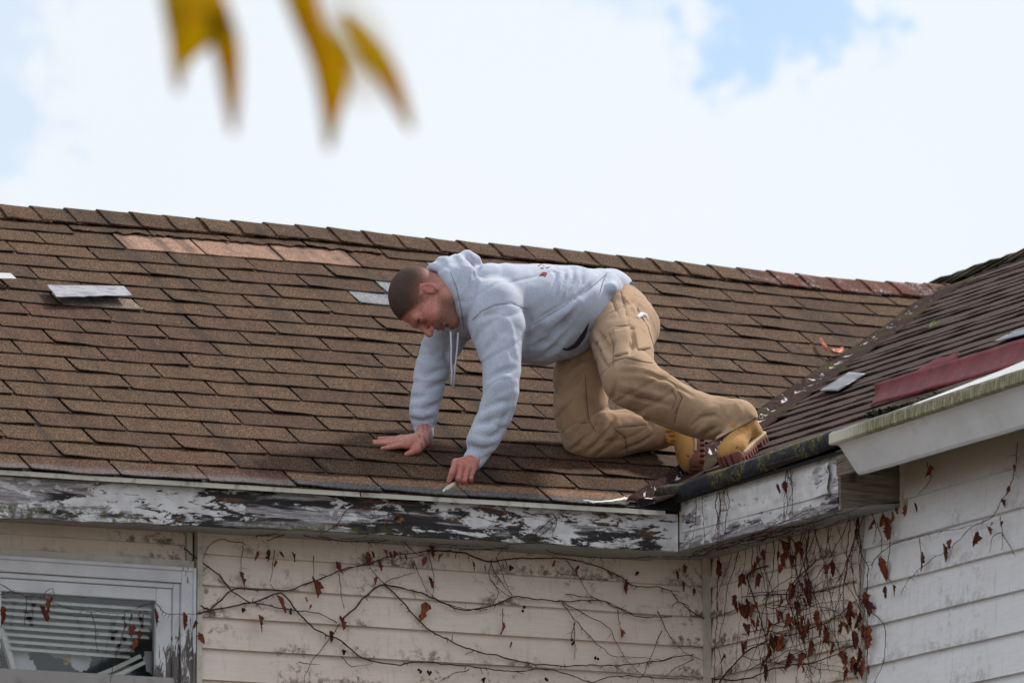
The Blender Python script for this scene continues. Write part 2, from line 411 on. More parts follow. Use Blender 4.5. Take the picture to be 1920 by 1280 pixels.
# ------------------------------------------------------------------ ridge caps
cap_variants = {}
def cap_mesh(k, mat, left=0.150, right=0.14):
    if (k, mat) in cap_variants: return cap_variants[(k, mat)]
    r = random.Random(k*31+5); rows = []
    for i in range(4):
        a = 0.17*i/3
        h = 0.0105*(1-a/0.26) + (0.003 if i == 0 else 0)*r.random()
        row = []
        for j in range(11):
            t = -1 + 2*j/10
            side = left if t < 0 else right
            d = abs(t)*side
            rr = 0.030
            # rounded fold over the ridge
            dy = math.copysign(d*CT, t) if d > rr else math.copysign(d*CT*(0.98), t)
            dz = -max(0.0, d-0.35*rr)*ST
            e = r.uniform(-.0015, .0015)+(0.004*r.uniform(-1, 1) if abs(t) > .95 else 0)
            # normal offset
            ny, nzz = (-ST if t < -0.15 else (ST if t > 0.15 else 0)), CT
            row.append((a, dy+e+ny*h, dz+nzz*h+ (0.002*math.sin(k+j))))
        rows.append(row)
    v, f = solid_sheet(rows, (0, 0, -0.006))
    me = mesh('ridge_cap', v, f); me.materials.append(M[mat]); cap_variants[(k, mat)] = me
    return me
x = -1.15; i = 0
while x < 4.60:
    rk = random.Random(i*13+1)
    img_red = x > 3.60
    me = cap_mesh(i % 7, 'cap_red' if img_red else 'cap')
    o = link('ridge_cap', me); o.parent = main_slope
    z = RZ + lift(x, 19.0) + 0.006
    z2 = RZ + lift(x+0.13, 19.0) + 0.006
    ang = -math.atan2(z2-z, 0.13)
    o.matrix_basis = Matrix.Translation((x, RV-0.004, z)) @ Matrix.Rotation(ang, 4, 'Y') @ Matrix.Rotation(rk.uniform(-.02, .02), 4, 'Z')
    x += (0.130 if x < 4.28 else 0.085)*rk.uniform(0.95, 1.05); i += 1
# ------------------------------------------------------------------ wing: shingle courses (their single tabs cannot be told apart from here)
s0 = 0.176-0.12
for c in range(0, 30):
    s0 += 0.12 if c == 0 else random.Random(c*5+2).uniform(0.085, 0.142)
    skew = random.Random(c*3+1).uniform(-0.010, 0.010)
    if s0 > WSL-0.09: break
    y1 = wing_ymax(s0)-0.10-0.03*random.Random(c).random(); y0 = -3.2
    n = int((y1-y0)/0.05)+1
    r = random.Random(c*9+4); rows = []
    offs = r.uniform(0, 3)
    for j in range(4):
        b = 0.17*(j/3)**1.2
        row = []
        for k in range(n):
            y = y1 + (y0-y1)*k/(n-1)
            w = skew*(y+1)*(1 if c else 0)+0.022*nz(y*0.9, c*7.7)+0.009*nz(y*3.1, c*3.3)
            tabn = int((y+offs)/0.16)
            step = (0.0025 if (tabn*7+c*3) % 5 < 2 else 0.0)
            h = -0.004 + 0.0135*(1-b/0.254) + (1-j/3)*step + 0.0015*nz(y*2.1, c*1.9, 3)
            row.append(wing_pt(y, s0 + b + (w if j == 0 else w*0.3), h))
        rows.append(row)
    v, f = solid_sheet(rows, (0, 0, -0.0062))
    o = link('shingle_course', mesh('shingle_course', v, f), M['shingle_wing']); o.parent = wing_slope
# wing ridge caps
for k in range(42):
    y = 2.50 - k*0.127
    if y < -2.8: break
    rows = []
    for i in range(4):
        a = 0.165*i/3; h = 0.022*(1-a/0.26)
        row = []
        for j in range(9):
            t = -1+2*j/8; d = abs(t)*0.15
            nx = -SP if t < -0.1 else (SP if t > 0.1 else 0)
            row.append((WRX + math.copysign(d*CP, t)+nx*h, y + a, WRZ - max(0, d-0.012)*SP + CP*h + 0.002*math.sin(k*2+j)))
        rows.append(row)
    v, f = solid_sheet(rows, (0, 0, -0.007))
    o = link('ridge_cap', mesh('ridge_cap', v, f), M['cap_mossy']); o.parent = wing_slope
# ------------------------------------------------------------------ valley strip
def valley_material():
    m = Mat('worn_valley_roofing', 1.0, 0.05); n = m.noise(m.pos(), 60, 4, 0.7)
    c = m.ramp(n, [(0.3, (0.012, 0.008, 0.008)), (0.6, (0.055, 0.033, 0.032)), (0.8, (0.12, 0.08, 0.075))])
    c = m.mix(m.range(m.noise(m.pos(), 7, 3), 0.52, 0.66, 0, .7), c, (0.060, 0.056, 0.022))
    a = m.attr('flake')
    fl = m.noise(m.pos(), 19, 4, 0.7, 0.6)
    c = m.mix(m.range(m.math('MULTIPLY_ADD', a, 0.15, fl), 0.718, 0.738), c, (0.62, 0.60, 0.62))
    m.color(c); m.bump(n, 0.5, 0.004); return m.m
M['valley'] = valley_material()
rows = []; flake = []
ys = np.linspace(0.02, 2.1, 70)
for y in ys:
    x = valley_x(y); z = y*math.tan(THETA); row = []
    for j in range(7):
        t = -1+2*j/6
        w = 0.042 if t < 0 else 0.13
        wv = w*(1+0.25*nz(y*6, j*0.3)+0.35*nz(y*2.2, 9+j*.2))
        if t < 0:                                     # on the main slope
            px, py = x + t*wv*1.0, y; pz = z + lift(px, py/CT/EXP)
        else:
            px, py = x + t*wv*0.6, y - t*wv*0.6; pz = (px-WX0)*WS-0.010*min(1, t*2)
        row.append((px, py, pz + 0.021 + 0.004*(1-abs(t)) + 0.003*nz(y*9, j)))
        flake.append(1.0 if -0.1 < t < 0.2 else (0.55 if -0.75 < t < 0.5 else 0.0))
    rows.append(row)
v, f = solid_sheet(rows, (0, 0, -0.006))
vme = mesh('valley_strip', v, f, True); at = vme.attributes.new('flake', 'FLOAT', 'POINT'); at.data.foreach_set('value', flake+flake)
hpart(link('valley_strip', vme, M['valley']))
# ------------------------------------------------------------------ materials of walls and eaves
def siding_material(name, base, dirty, mould=1.0, stain=False):
    m = Mat(name, 0.55, 0.4)
    p = m.pos(); g = m.noise(m.scale(p, (14, 14, 150)), 1.0, 3, 0.6)          # embossed grain
    broad = m.noise(p, 1.7, 4, 0.6)
    c = m.mix(m.range(broad, 0.3, 0.75), base, dirty)
    c = m.mix(m.range(g, 0.35, 0.7, 0, 0.22), c, m.mix(1.0, c, (0.72, 0.70, 0.68), 'MULTIPLY'))
    b = m.sep(m.obj())[2]                                                    # height above the board's lower edge
    low = m.range(b, 0.0, 0.055, 1.0, 0.0)
    sp = m.noise(p, 34, 5, 0.75); patch = m.noise(p, 4.2, 3, 0.5)
    k = m.math('MULTIPLY', m.range(patch, 0.45, 0.60), m.range(m.math('MULTIPLY_ADD', low, 0.13, sp), 0.53, 0.70))
    c = m.mix(m.math('MULTIPLY', k, 0.85*mould), c, (0.070, 0.052, 0.020))
    drip = m.noise(m.scale(p, (55, 55, 3)), 1.0, 3, 0.6)
    c = m.mix(m.math('MULTIPLY', m.range(drip, 0.55, 0.8), 0.25), c, (0.22, 0.18, 0.13))
    if stain:                                            # brown run-off under the gutter
        zz = m.sep(p)[2]; st = m.math('MULTIPLY', m.range(m.math('ADD', zz, m.math('MULTIPLY_ADD', broad, 0.10, -0.05)), -0.13, 0.02), 0.75)
        c = m.mix(st, c, (0.36, 0.27, 0.13))
    m.color(c); m.bump(g, 0.25, 0.002); return m.m
M['siding'] = siding_material('cream_clapboard', (0.84, 0.74, 0.665), (0.73, 0.62, 0.535))
M['siding_white'] = siding_material('pale_clapboard', (0.88, 0.885, 0.94), (0.84, 0.83, 0.855), 0.35, True)
def fascia_material(name, x_axis, lo, hi, white_stops, black_stops):
    m = Mat(name, 0.75, 0.3); p = m.pos(); s = m.sep(p)
    along = s[0] if x_axis == 0 else s[1]
    st = (1, 1, 1)
    sc = (5, 5, 90) if True else st
    grain = m.noise(m.scale(p, sc), 1.0, 5, 0.65, 0.5)
    fine = m.noise(m.scale(p, (16, 16, 260)), 1.0, 3, 0.7)
    c = m.ramp(m.math('MULTIPLY_ADD', fine, 0.5, m.math('MULTIPLY', grain, 0.5)), [(0.30, (0.07, 0.062, 0.070)), (0.47, (0.26, 0.24, 0.265)), (0.60, (0.52, 0.50, 0.54))])
    t = m.range(along, lo, hi, 0, 1, False)
    wb = m.ramp(t, [(a, (q, q, q)) for a, q in white_stops]); kb = m.ramp(t, [(a, (q, q, q)) for a, q in black_stops])
    brown = m.noise(m.scale(p, (3, 3, 30), (5, 2, 1)), 1.0, 4, 0.6)
    c = m.mix(m.math('MULTIPLY', m.range(brown, 0.56, 0.63), m.range(kb, 0.2, 0.5)), c, m.ramp(fine, [(0.3, (0.035, 0.016, 0.008)), (0.65, (0.17, 0.085, 0.045))]))
    rot = m.noise(m.scale(p, (3.2, 3.2, 24), (1.3, 0, 2)), 1.0, 5, 0.6, 0.4)
    c = m.mix(m.range(m.math('ADD', rot, m.math('MULTIPLY_ADD', kb, 0.40, -0.18)), 0.54, 0.62, 0, 0.95), c, (0.011, 0.010, 0.011))
    bz = m.math('MULTIPLY', m.math('MULTIPLY', m.range(brown, 0.50, 0.56), m.range(kb, 0.6, 0.8)), m.range(s[2], -0.075, -0.045))
    c = m.mix(m.math('MULTIPLY', bz, 0.9), c, m.ramp(fine, [(0.3, (0.045, 0.020, 0.010)), (0.65, (0.22, 0.105, 0.052))]))
    pn = m.noise(m.scale(p, (8.5, 8.5, 30), (3, 1, 7)), 1.0, 9, 0.74, 0.35)
    pw = m.math('ADD', pn, m.math('MULTIPLY_ADD', wb, 0.5, -0.25))
    if x_axis == 1: pw = m.math('ADD', pw, m.range(s[2], -0.115, -0.035, -0.17, 0.0))
    paint = m.range(pw, 0.545, 0.565)
    pc = m.ramp(m.noise(p, 22, 4), [(0.3, (0.52, 0.51, 0.53)), (0.7, (0.74, 0.73, 0.75))])
    c = m.mix(paint, c, pc)
    z = s[2]
    moss = m.math('MULTIPLY', m.range(z, -0.115, -0.075, 1, 0), m.range(m.noise(p, 6, 4), 0.46, 0.6))
    c = m.mix(m.math('MULTIPLY', moss, m.range(m.noise(p, 50, 3), 0.4, 0.6, 0, .9)), c, (0.085, 0.085, 0.030))
    m.color(c)
    m.bump(m.math('ADD', m.math('MULTIPLY', paint, 0.6), m.math('MULTIPLY', fine, 0.5)), 0.8, 0.003)
    return m.m
M['fascia'] = fascia_material('peeling_fascia', 0, -0.2, 2.4,
    [(0.0, 0.66), (0.10, 0.50), (0.20, 0.72), (0.30, 0.66), (0.40, 0.42), (0.52, 0.56), (0.60, 0.50), (0.74, 0.60), (0.80, 0.72), (0.88, 0.56), (1.0, 0.76)],
    [(0.0, 0.25), (0.16, 0.45), (0.26, 0.78), (0.36, 0.72), (0.48, 0.45), (0.57, 0.95), (0.74, 1.0), (0.80, 0.75), (0.86, 0.95), (1.0, 0.60)])
M['fascia_wing'] = fascia_material('peeling_wing_fascia', 1, -1.1, 0.1,
    [(0.0, 0.62), (0.2, 0.86), (0.5, 0.80), (0.8, 0.78), (1.0, 0.66)], [(0.0, 0.7), (0.3, 0.35), (0.7, 0.30), (1.0, 0.45)])
def plywood():
    m = Mat('stained_plywood', 0.8, 0.25); p = m.pos(); g = m.noise(m.scale(p, (7, 7, 110)), 1.0, 5, 0.7)
    c = m.ramp(g, [(0.3, (0.055, 0.042, 0.032)), (0.6, (0.21, 0.175, 0.135)), (0.8, (0.36, 0.31, 0.255))])
    c = m.mix(m.range(m.noise(p, 9, 3), 0.5, 0.62, 0, .75), c, (0.05, 0.034, 0.02)); m.color(c); m.bump(g, 0.5, 0.003); return m.m
M['plywood'] = plywood()
def trim_material(name, base, stain, amount=0.5):
    m = Mat(name, 0.5, 0.45); p = m.pos(); n = m.noise(p, 16, 5, 0.65); n2 = m.noise(p, 3, 3)
    c = m.mix(m.range(n2, .35, .7), base, tuple(x*0.85 for x in base))
    c = m.mix(m.math('MULTIPLY', m.range(n, 0.5, 0.72), amount), c, stain); m.color(c); m.bump(n, 0.1, 0.002); return m.m
M['drip'] = trim_material('dirty_cream_metal', (0.60, 0.57, 0.50), (0.08, 0.07, 0.05), 0.75)
M['soffit'] = trim_material('grey_soffit', (0.34, 0.32, 0.32), (0.15, 0.13, 0.12), 0.5)
M['trim'] = trim_material('cream_trim', (0.58, 0.53, 0.46), (0.20, 0.17, 0.13), 0.5)
M['gutter'] = trim_material('white_gutter', (0.82, 0.835, 0.89), (0.55, 0.50, 0.42), 0.35)
M['white_metal'] = trim_material('white_sheet_metal', (0.74, 0.73, 0.73), (0.45, 0.42, 0.40), 0.45)
M['dark'] = simple('gap_shade_black', (0.012, 0.011, 0.012), 0.3, 5, 0.95)  # near black, paints the shade of the eave gap
def lip_material():
    m = Mat('algae_gutter_lip', 0.7, 0.3); p = m.pos(); n = m.noise(m.scale(p, (30, 90, 12)), 1.0, 5, 0.7)
    t = m.range(m.sep(p)[1], -1.55, -1.30, 1, 0)
    c = m.mix(m.math('MULTIPLY', t, m.range(n, 0.34, 0.56, 0.25, 0.95)), (0.60, 0.56, 0.48), (0.14, 0.125, 0.045)); m.color(c); return m.m
M['lip'] = lip_material()
def edge_material():
    m = Mat('mossy_felt_edge', 0.75, 0.3); p = m.pos(); n = m.noise(p, 90, 4, 0.7)
    c = m.ramp(n, [(0.35, (0.008, 0.009, 0.013)), (0.6, (0.030, 0.032, 0.042))])
    k = m.math('MULTIPLY', m.range(m.noise(p, 9, 3), 0.5, 0.62), m.range(m.noise(p, 80, 4, .7), 0.48, 0.58))
    c = m.mix(k, c, (0.16, 0.14, 0.012)); m.color(c); m.bump(n, 0.5, 0.003); return m.m
M['edge'] = edge_material()
def wood_paint():
    m = Mat('peeling_window_paint', 0.6, 0.35); p = m.pos(); s = m.sep(p)
    pn = m.noise(m.scale(p, (60, 60, 14)), 1.0, 6, 0.7, 0.6)
    low = m.range(s[2], -0.62, -0.36, 0.17, -0.10); right = m.range(s[0], 0.46, 0.64, -0.06, 0.06)
    pm = m.range(m.math('ADD', m.math('ADD', pn, low), right), 0.585, 0.605)
    g = m.noise(m.scale(p, (150, 150, 9)), 1.0, 4, 0.6)
    c = m.mix(pm, m.ramp(m.noise(p, 12, 4), [(0.3, (0.56, 0.57, 0.62)), (0.7, (0.70, 0.71, 0.75))]), m.ramp(g, [(0.3, (0.035, 0.03, 0.035)), (0.65, (0.19, 0.165, 0.16))]))
    m.color(c); m.bump(m.math('SUBTRACT', 1.0, pm), 0.5, 0.002); return m.m
M['window_paint'] = wood_paint()

# ------------------------------------------------------------------ main eave
def lerp_x(x, xs, zs): return float(np.interp(x, xs, zs))
def fz(x): return lerp_x(x, [-6, -0.1, 1.09, 2.32], [-0.150, -0.144, -0.115, -0.102])
def dz(x): return lerp_x(x, [-6, -0.1, 1.09, 2.32], [-0.016, -0.014, -0.002, 0.011])
XF = 2.318
XL = -6.0
def uneven_board(xs, y, zb, zt, thick, rough=0.003, seed=0.0):
    rows = []
    for t in np.linspace(0, 1, 5):
        rows.append([(x, y + rough*0.6*nz(x*4, t*3, seed), (zb(x) + rough*1.6*nz(x*9, seed)*(1 if t == 0 else 0))*(1-t) + zt(x)*t) for x in xs])
    return solid_sheet(rows, (0, thick, 0))
v, f = uneven_board(list(np.linspace(-0.85, 2.316, 110)), 0.030, fz, lambda x: dz(x)+0.010, 0.022, 0.004)
fb = hpart(link('fascia_board', mesh('fascia_board', v, f), M['fascia'])); tag(fb, 'rotten fascia board with peeling white paint')
v, f = uneven_board(list(np.linspace(-6.0, -0.853, 12)), 0.030, fz, lambda x: dz(x)+0.010, 0.022)
hpart(link('fascia_board', mesh('fascia_board', v, f), M['fascia']))
# knot in the fascia
kn = at_y(749, 972, 0.030); mb = MB()
ring = []
for k in range(14):
    a = 2*math.pi*k/14; ring.append((math.cos(a), math.sin(a)))
rows = [[(kn[0]+c*rx, 0.0262+d, kn[2]+s*rz) for c, s in ring] for rx, rz, d in ((0.020, 0.020, 0.003), (0.016, 0.017, 0.001), (0.011, 0.013, 0.0016), (0.008, 0.009, 0.0005), (0.004, 0.005, 0.0))]
mb.strip(rows, True); mb.f.append(tuple(range(4*14, 5*14)))
kmat = Mat('knot_wood', 0.8, .2); kd = kmat.noise(kmat.pos(), 90, 3)
kmat.color(kmat.ramp(kd, [(0.40, (0.010, 0.007, 0.006)), (0.58, (0.09, 0.05, 0.025)), (0.75, (0.28, 0.17, 0.08))]))
hpart(mb.build('knot', kmat.m))
# drip edge in two lengths with a joint
for xa, xb in ((-6.0, 1.142), (1.146, 2.255)):
    xs = list(np.linspace(xa, xb, 40)); rows = []
    prof = [(0.028, 0.0180), (0.004, 0.0165), (0.000, 0.0150), (0.001, 0.004), (-0.004, 0.0)]
    for (dy, d) in prof: rows.append([(x, 0.003+dy, dz(x)+d+0.0008*nz(x*7)) for x in xs])
    v, f = solid_sheet(rows, (0, 0.0015, -0.001))
    hpart(link('drip_edge', mesh('drip_edge', v, f, False), M['drip']))
# starter felt, dark line just under the shingles
mb = MB(); xs = list(np.linspace(-6, 2.27, 60))
v, f = solid_sheet([[(x, 0.010+0.003*nz(x*11), lift(x, 0)+0.0065) for x in xs], [(x, 0.10, lift(x, 0)+0.058) for x in xs]], (0, 0, -0.004))
mb.add(v, f); hpart(mb.build('starter_felt', M['edge']))
# soffits
def soffit_quad(name, rows):
    v, f = solid_sheet(rows, (0, 0, 0.012)); return hpart(link(name, mesh(name, v, f), M['soffit']))
xs = list(np.linspace(-6.0, 2.318, 40))
soffit_quad('soffit', [[(x, 0.0535, fz(x)+0.0015) for x in xs], [(x, 0.262, fz(x)*0.35-0.110*0.65) for x in xs]])
ys_ = list(np.linspace(0.262, -1.055, 14))
def wfz(y): return float(np.interp(y, [-1.06, 0.03], [-0.112, -0.100]))
soffit_quad('soffit', [[(2.3215, y, wfz(y)-0.0005) for y in ys_ if y < 0.04 or True], [(2.56, y, -0.088) for y in ys_]])
# ------------------------------------------------------------------ wing eave
ysn = list(np.linspace(0.028, -1.045, 60)); rows = []
for t in np.linspace(0, 1, 6):
    rows.append([(2.320+0.003*nz(y*4, t*2, 5), y, wfz(y)*(1-t)+0.062*t) for y in ysn])
v, f = solid_sheet(rows, (0.02, 0, 0)); hpart(link('fascia_board', mesh('fascia_board', v, f), M['fascia_wing']))
# loose white covering with a torn end
rows = []
for k, y in enumerate(np.linspace(0.005, -1.0, 46)):
    row = []
    for t in np.linspace(0, 1, 7):
        top = 0.032 + 0.012*nz(y*3, 2) + 0.012*(1-(y+1)/1.0)
        end = -0.045*abs(nz(t*7, 3.3)) if k == 45 else 0.0
        flap = max(0, (-0.88-y))*0.20*(0.5+nz(t*6, y*8))
        z0 = 0.052-0.085*0+wfz(y)*0
        row.append((2.3165-0.001*k*0-flap+0.0025*nz(y*9, t*4), y+end, (wfz(y)+0.056)*(1-t)+top*t))
    rows.append(row)
v, f = solid_sheet(rows, (0.0015, 0, 0)); o = hpart(link('fascia_cover', mesh('fascia_cover', v, f), M['fascia_wing'])); tag(o, 'torn white covering on the wing fascia')
# boxed end of the eave, bare plywood, facing the camera side
rows = []
for x in np.linspace(2.322, 2.548, 8):
    rows.append([(x, -1.060+0.002*nz(x*20), (-0.110+0.040*(x-2.322)/0.226)*(1-t)+0.070*t) for t in np.linspace(0, 1, 4)])
v, f = solid_sheet(rows, (0, 0.012, 0)); o = hpart(link('eave_end_board', mesh('eave_end_board', v, f), M['plywood'])); tag(o, 'bare stained plywood at the end of the eave box')
# dark felt edge of the wing roof
rows = []
for k, y in enumerate(np.linspace(0.13, -1.10, 60)):
    zb = float(np.interp(y, [-1.1, 0.0, 0.13], [0.086, 0.060, 0.072])) + 0.003*nz(y*8); w = 0.004*nz(y*5, 4)
    x0 = 2.288
    rows.append([(x0+0.020, y, zb+0.060), (x0+0.003, y, zb+0.050), (x0-0.006+w, y, zb+0.040), (x0-0.009+w, y, zb+0.018), (x0-0.004+w, y, zb), (x0+0.010, y, zb-0.002)])
v, f = solid_sheet(rows, (0.004, 0, -0.004)); hpart(link('roof_edge_felt', mesh('roof_edge_felt', v, f, True), M['edge']))
# rafters and sub-fascia above the gutter stretch, dark behind
mb = MB(); mb.box((2.300, -3.2, -0.01), (2.318, -1.072, 0.070)); hpart(mb.build('sub_fascia', M['plywood']))
mb = MB(); mb.box((2.3185, -3.2, 0.05), (2.56, -1.076, 0.062)); hpart(mb.build('soffit', M['soffit']))
# crumpled end of the valley metal at the inside corner
rows = []
for k, t in enumerate(np.linspace(0, 1, 26)):
    a = np.array(at_roof(1095+t*165, 938-6*t, 0.016)); b = np.array(at_roof(1185+t*115, 925-35*t, 0.022))
    a = a + np.array([0, 0, 0.006*nz(t*9, 1)+0.010*math.sin(t*8)*t])
    row = [tuple(a+(b-a)*s+np.array([0, 0, 0.006*nz(t*6, s*3)])) for s in (0, 0.12, 0.4, 0.7, 1.0)]
    rows.append(row)
v, f = solid_sheet(rows, (0, 0, -0.003)); o = hpart(link('torn_flashing', mesh('torn_flashing', v, f), M['valley']))
mb = MB(); mb.tube([np.array(r[0])+np.array([0, -0.003, 0.0015]) for r in rows], [0.0032+0.0025*abs(nz(k*0.7, 8)) for k in range(26)], 5); hpart(mb.build('flashing_rim', M['white_metal']))
# white curled lip of that metal, and a black block as painted shade below
lip_px = [(1093, 939), (1112, 943), (1140, 943), (1168, 938), (1196, 941), (1222, 940), (1246, 932), (1272, 924)]
rows = []
for k in range(29):
    t = k/28*7; i = min(int(t), 6); u = t-i; x = lip_px[i][0]+(lip_px[i+1][0]-lip_px[i][0])*u; y = lip_px[i][1]+(lip_px[i+1][1]-lip_px[i][1])*u
    w = (3.5+2.5*nz(k*0.6, 5))*math.sin(math.pi*(0.06+0.9*k/28)) + 1.5
    rows.append([tuple(at_roof(x+3, y-w*1.7, 0.026+0.004*nz(k*.5, 2))), tuple(at_roof(x+1, y-w, 0.034)), tuple(at_roof(x, y, 0.030+0.004*nz(k*.8))), tuple(at_roof(x, y+1.0, 0.022))])
v, f = solid_sheet(rows, (0, 0.0012, -0.001)); hpart(link('flashing_lip', mesh('flashing_lip', v, f, True), M['white_metal']))
mb = MB(); mb.box((2.17, 0.012, 0.030), (2.315, 0.06, 0.064)); hpart(mb.build('gap_shade_block', M['dark']))
# ------------------------------------------------------------------ gutter
GY0, GY1 = -1.268, -3.2
prof = [(2.298, 0.100), (2.298, -0.030), (2.272, -0.036), (2.262, -0.030), (2.232, 0.010), (2.206, 0.045), (2.194, 0.053)]
rows = []
for y in np.linspace(GY0, GY1, 24):
    k = (GY0-y)*0.012
    rows.append([(x, y, z+(k if z > 0 else 0)+0.0015*nz(y*4, z*20)) for x, z in prof])
v, f = solid_sheet(rows, (0.0016, 0, 0.0016)); gut = hpart(link('gutter', mesh('gutter', v, f), M['gutter'])); tag(gut, 'white metal gutter')
rows = []
for y in np.linspace(GY0+0.006, GY1, 40):
    k = (GY0-y)*0.012; w = 0.0015*nz(y*11)
    rows.append([(2.196, y, 0.0535+k), (2.171+w, y, 0.052+k), (2.167+w, y, 0.056+k), (2.168+w, y, 0.086+k), (2.175, y, 0.091+k+w)])
v, f = solid_sheet(rows, (0.002, 0, 0.001)); o = link('gutter_lip', mesh('gutter_lip', v, f), M['lip'], gut)
rows = []
for y in np.linspace(GY0+0.004, GY1, 40):
    k = (GY0-y)*0.012; rise = 0.010+0.055*min(1, (GY0-y)/1.2)
    rows.append([(2.176, y, 0.0935+k+0.002*nz(y*14)), (2.23, y, 0.097+k+rise*0.6+0.003*nz(y*9, 3)), (2.284, y, 0.10+k+rise+0.006*nz(y*7, 6))])
v, f = solid_sheet(rows, (0.0, 0, 0.0015)); o = link('gutter_cover', mesh('gutter_cover', v, f), M['white_metal'], gut)
mb = MB(); e = [(2.298, 0.10)]+prof[1:]+[(2.17, 0.055), (2.17, 0.088)]
mb.add([(x, GY0-0.004, z) for x, z in e]+[(x, GY0-0.0055, z) for x, z in e], [tuple(range(len(e))), tuple(range(2*len(e)-1, len(e)-1, -1))])
o = mb.build('end_cap', M['gutter'], gut)
# ------------------------------------------------------------------ walls
YW, XW = 0.25, 2.55
def board(axis, a, b, z0, exp, mat, name='siding_board', wave=0.0012):
    """lapped board; its own origin lies on its lower edge so that the dirt gathers there"""
    prof = [(0.0, exp+0.012), (0.0015, exp+0.004), (0.0155, 0.006), (0.017, 0.001), (0.012, 0.0), (0.004, 0.0008)]
    n = max(2, int(abs(b-a)/0.12)); rows = []
    for k in range(n+1):
        t = a+(b-a)*k/n; w = wave*nz(t*2.2, z0*9)
        rows.append([((t, YW-d, z+w*2) if axis == 0 else (XW-d, t, z+w*2)) for d, z in prof])
    v, f = solid_sheet(rows, (0, 0.0012, 0) if axis == 0 else (0.0012, 0, 0))
    o = link(name, mesh(name, v, f), M[mat]); o.location = (0, 0, z0); return o
def wall_part(name, boxes, mat, label=None):
    mb = MB()
    for a, b in boxes: mb.box(a, b)
    o = hpart(mb.build(name, mat)); 
    if label: tag(o, label)
    return o
WX_L, WX_R = -0.150, 0.664            # window opening with its casing
wz_top = -0.232
sheath = simple('sheathing', (0.25, 0.2, 0.15), 0.2, 9)
main_wall = wall_part('main_wall', [((0.676, 0.2525, -1.3), (2.62, 0.33, -0.095)), ((-0.150, 0.2745, wz_top), (0.676, 0.33, -0.095)), ((-6, 0.2525, -1.3), (-0.152, 0.33, -0.095)), ((-0.150, 0.2525, -1.3), (0.676, 0.33, -1.02)),
    ((-6, 0.235, GROUND), (2.62, 0.33, -1.302)), ((-6, 0.331, GROUND), (-5.9, 4.4, 0.0)), ((-5.9, 4.3, GROUND), (2.6, 4.4, 0.0))], sheath, 'cream clapboard main wall under the eave')
wing_wall = wall_part('wing_wall', [((2.5525, -5.0, -1.3), (2.62, 0.2515, 0.045)), ((2.535, -5.0, GROUND), (2.62, 0.234, -1.302)), ((2.621, -5.0, GROUND), (7.2, -4.9, 0.3)), ((7.2, -5.0, GROUND), (7.3, 4.5, 0.3))], sheath, 'clapboard wall of the side wing')
def child(o, p): o.parent = p; return o
for k in range(12):
    z0 = -0.184-0.102*k + 0.102
    child(board(0, 0.688, 2.532, z0, 0.102, 'siding'), main_wall)
    child(board(0, -3.0, -0.156, z0, 0.102, 'siding'), main_wall)
    zw = -0.187-0.1025*k+0.1025
    child(board(1, 0.226, -0.800, zw, 0.1025, 'siding'), wing_wall)
for k in range(11):
    z0 = -0.068-0.1262*k
    child(board(1, -0.822, -4.2, z0, 0.1262 if k else 0.105, 'siding_white'), wing_wall)
def vtrim(name, a, b, mat='trim', parent=None):
    mb = MB(); mb.box(a, b); o = mb.build(name, M[mat]); o.parent = parent; return o
vtrim('corner_trim', (2.516, 0.216, -1.3), (2.5375, 0.2365, -0.090), 'trim', wing_wall)
vtrim('wall_trim', (2.524, -0.819, -1.3), (2.556, -0.801, -0.086), 'trim', wing_wall)
vtrim('wall_trim', (2.526, -1.092, -0.115), (2.552, -1.078, 0.046), 'trim', wing_wall)
vtrim('wall_trim', (0.668, 0.2245, -1.3), (0.6865, 0.256, -0.105), 'trim', main_wall)
# panel and band above the window
for z0, h in ((-0.158, 0.055), (-0.2165, 0.0575)):
    o = board(0, -0.148, 0.640, z0, h, 'siding', 'siding_board'); o.location.y = 0.022; child(o, main_wall)
vtrim('wall_trim', (0.6415, 0.247, -0.2085), (0.6595, 0.274, -0.105), 'trim', main_wall)
vtrim('window_head_band', (-0.148, 0.238, -0.2325), (0.6615, 0.274, -0.2092), 'trim', main_wall)
# ------------------------------------------------------------------ window
win = hpart(empty('window', (0, 0, 0)))
def wpart(name, a, b, mat='window_paint'):
    mb = MB(); mb.box(a, b); me = mesh(name, mb.v, mb.f)
    bm = bmesh.new(); bm.from_mesh(me); bmesh.ops.bevel(bm, geom=bm.edges[:], offset=0.0022, segments=1, affect='EDGES'); bm.to_mesh(me); bm.free()
    return link(name, me, M[mat], win)
zc1 = wz_top-0.002
wpart('casing', (0.614, 0.226, -1.0), (0.6625, 0.262, zc1)); wpart('casing', (-0.15, 0.2265, zc1-0.050), (0.6135, 0.262, zc1-0.0005)); wpart('casing', (-0.15, 0.226, -1.0), (-0.10, 0.262, zc1-0.051))
wpart('casing_moulding', (0.652, 0.219, -1.0), (0.6635, 0.2255, zc1+0.001)); wpart('casing_moulding', (-0.15, 0.2192, zc1-0.012), (0.6515, 0.226, zc1+0.0012))
wpart('stop', (0.590, 0.238, -1.0), (0.6135, 0.27, zc1-0.051)); wpart('stop', (-0.10, 0.2385, zc1-0.068), (0.5895, 0.27, zc1-0.0510))
wpart('sash', (0.535, 0.246, -0.62), (0.589, 0.28, zc1-0.0685)); wpart('sash', (-0.075, 0.2465, zc1-0.110), (0.5345, 0.28, zc1-0.069)); wpart('sash', (-0.075, 0.246, -0.62), (0.004, 0.28, zc1-0.1105))
wpart('meeting_rail', (-0.10, 0.228, -0.66), (0.589, 0.28, -0.592), 'soffit')
wpart('sash', (-0.075, 0.256, -1.0), (0.0, 0.286, -0.661)); wpart('sash', (0.54, 0.256, -1.0), (0.589, 0.286, -0.661))
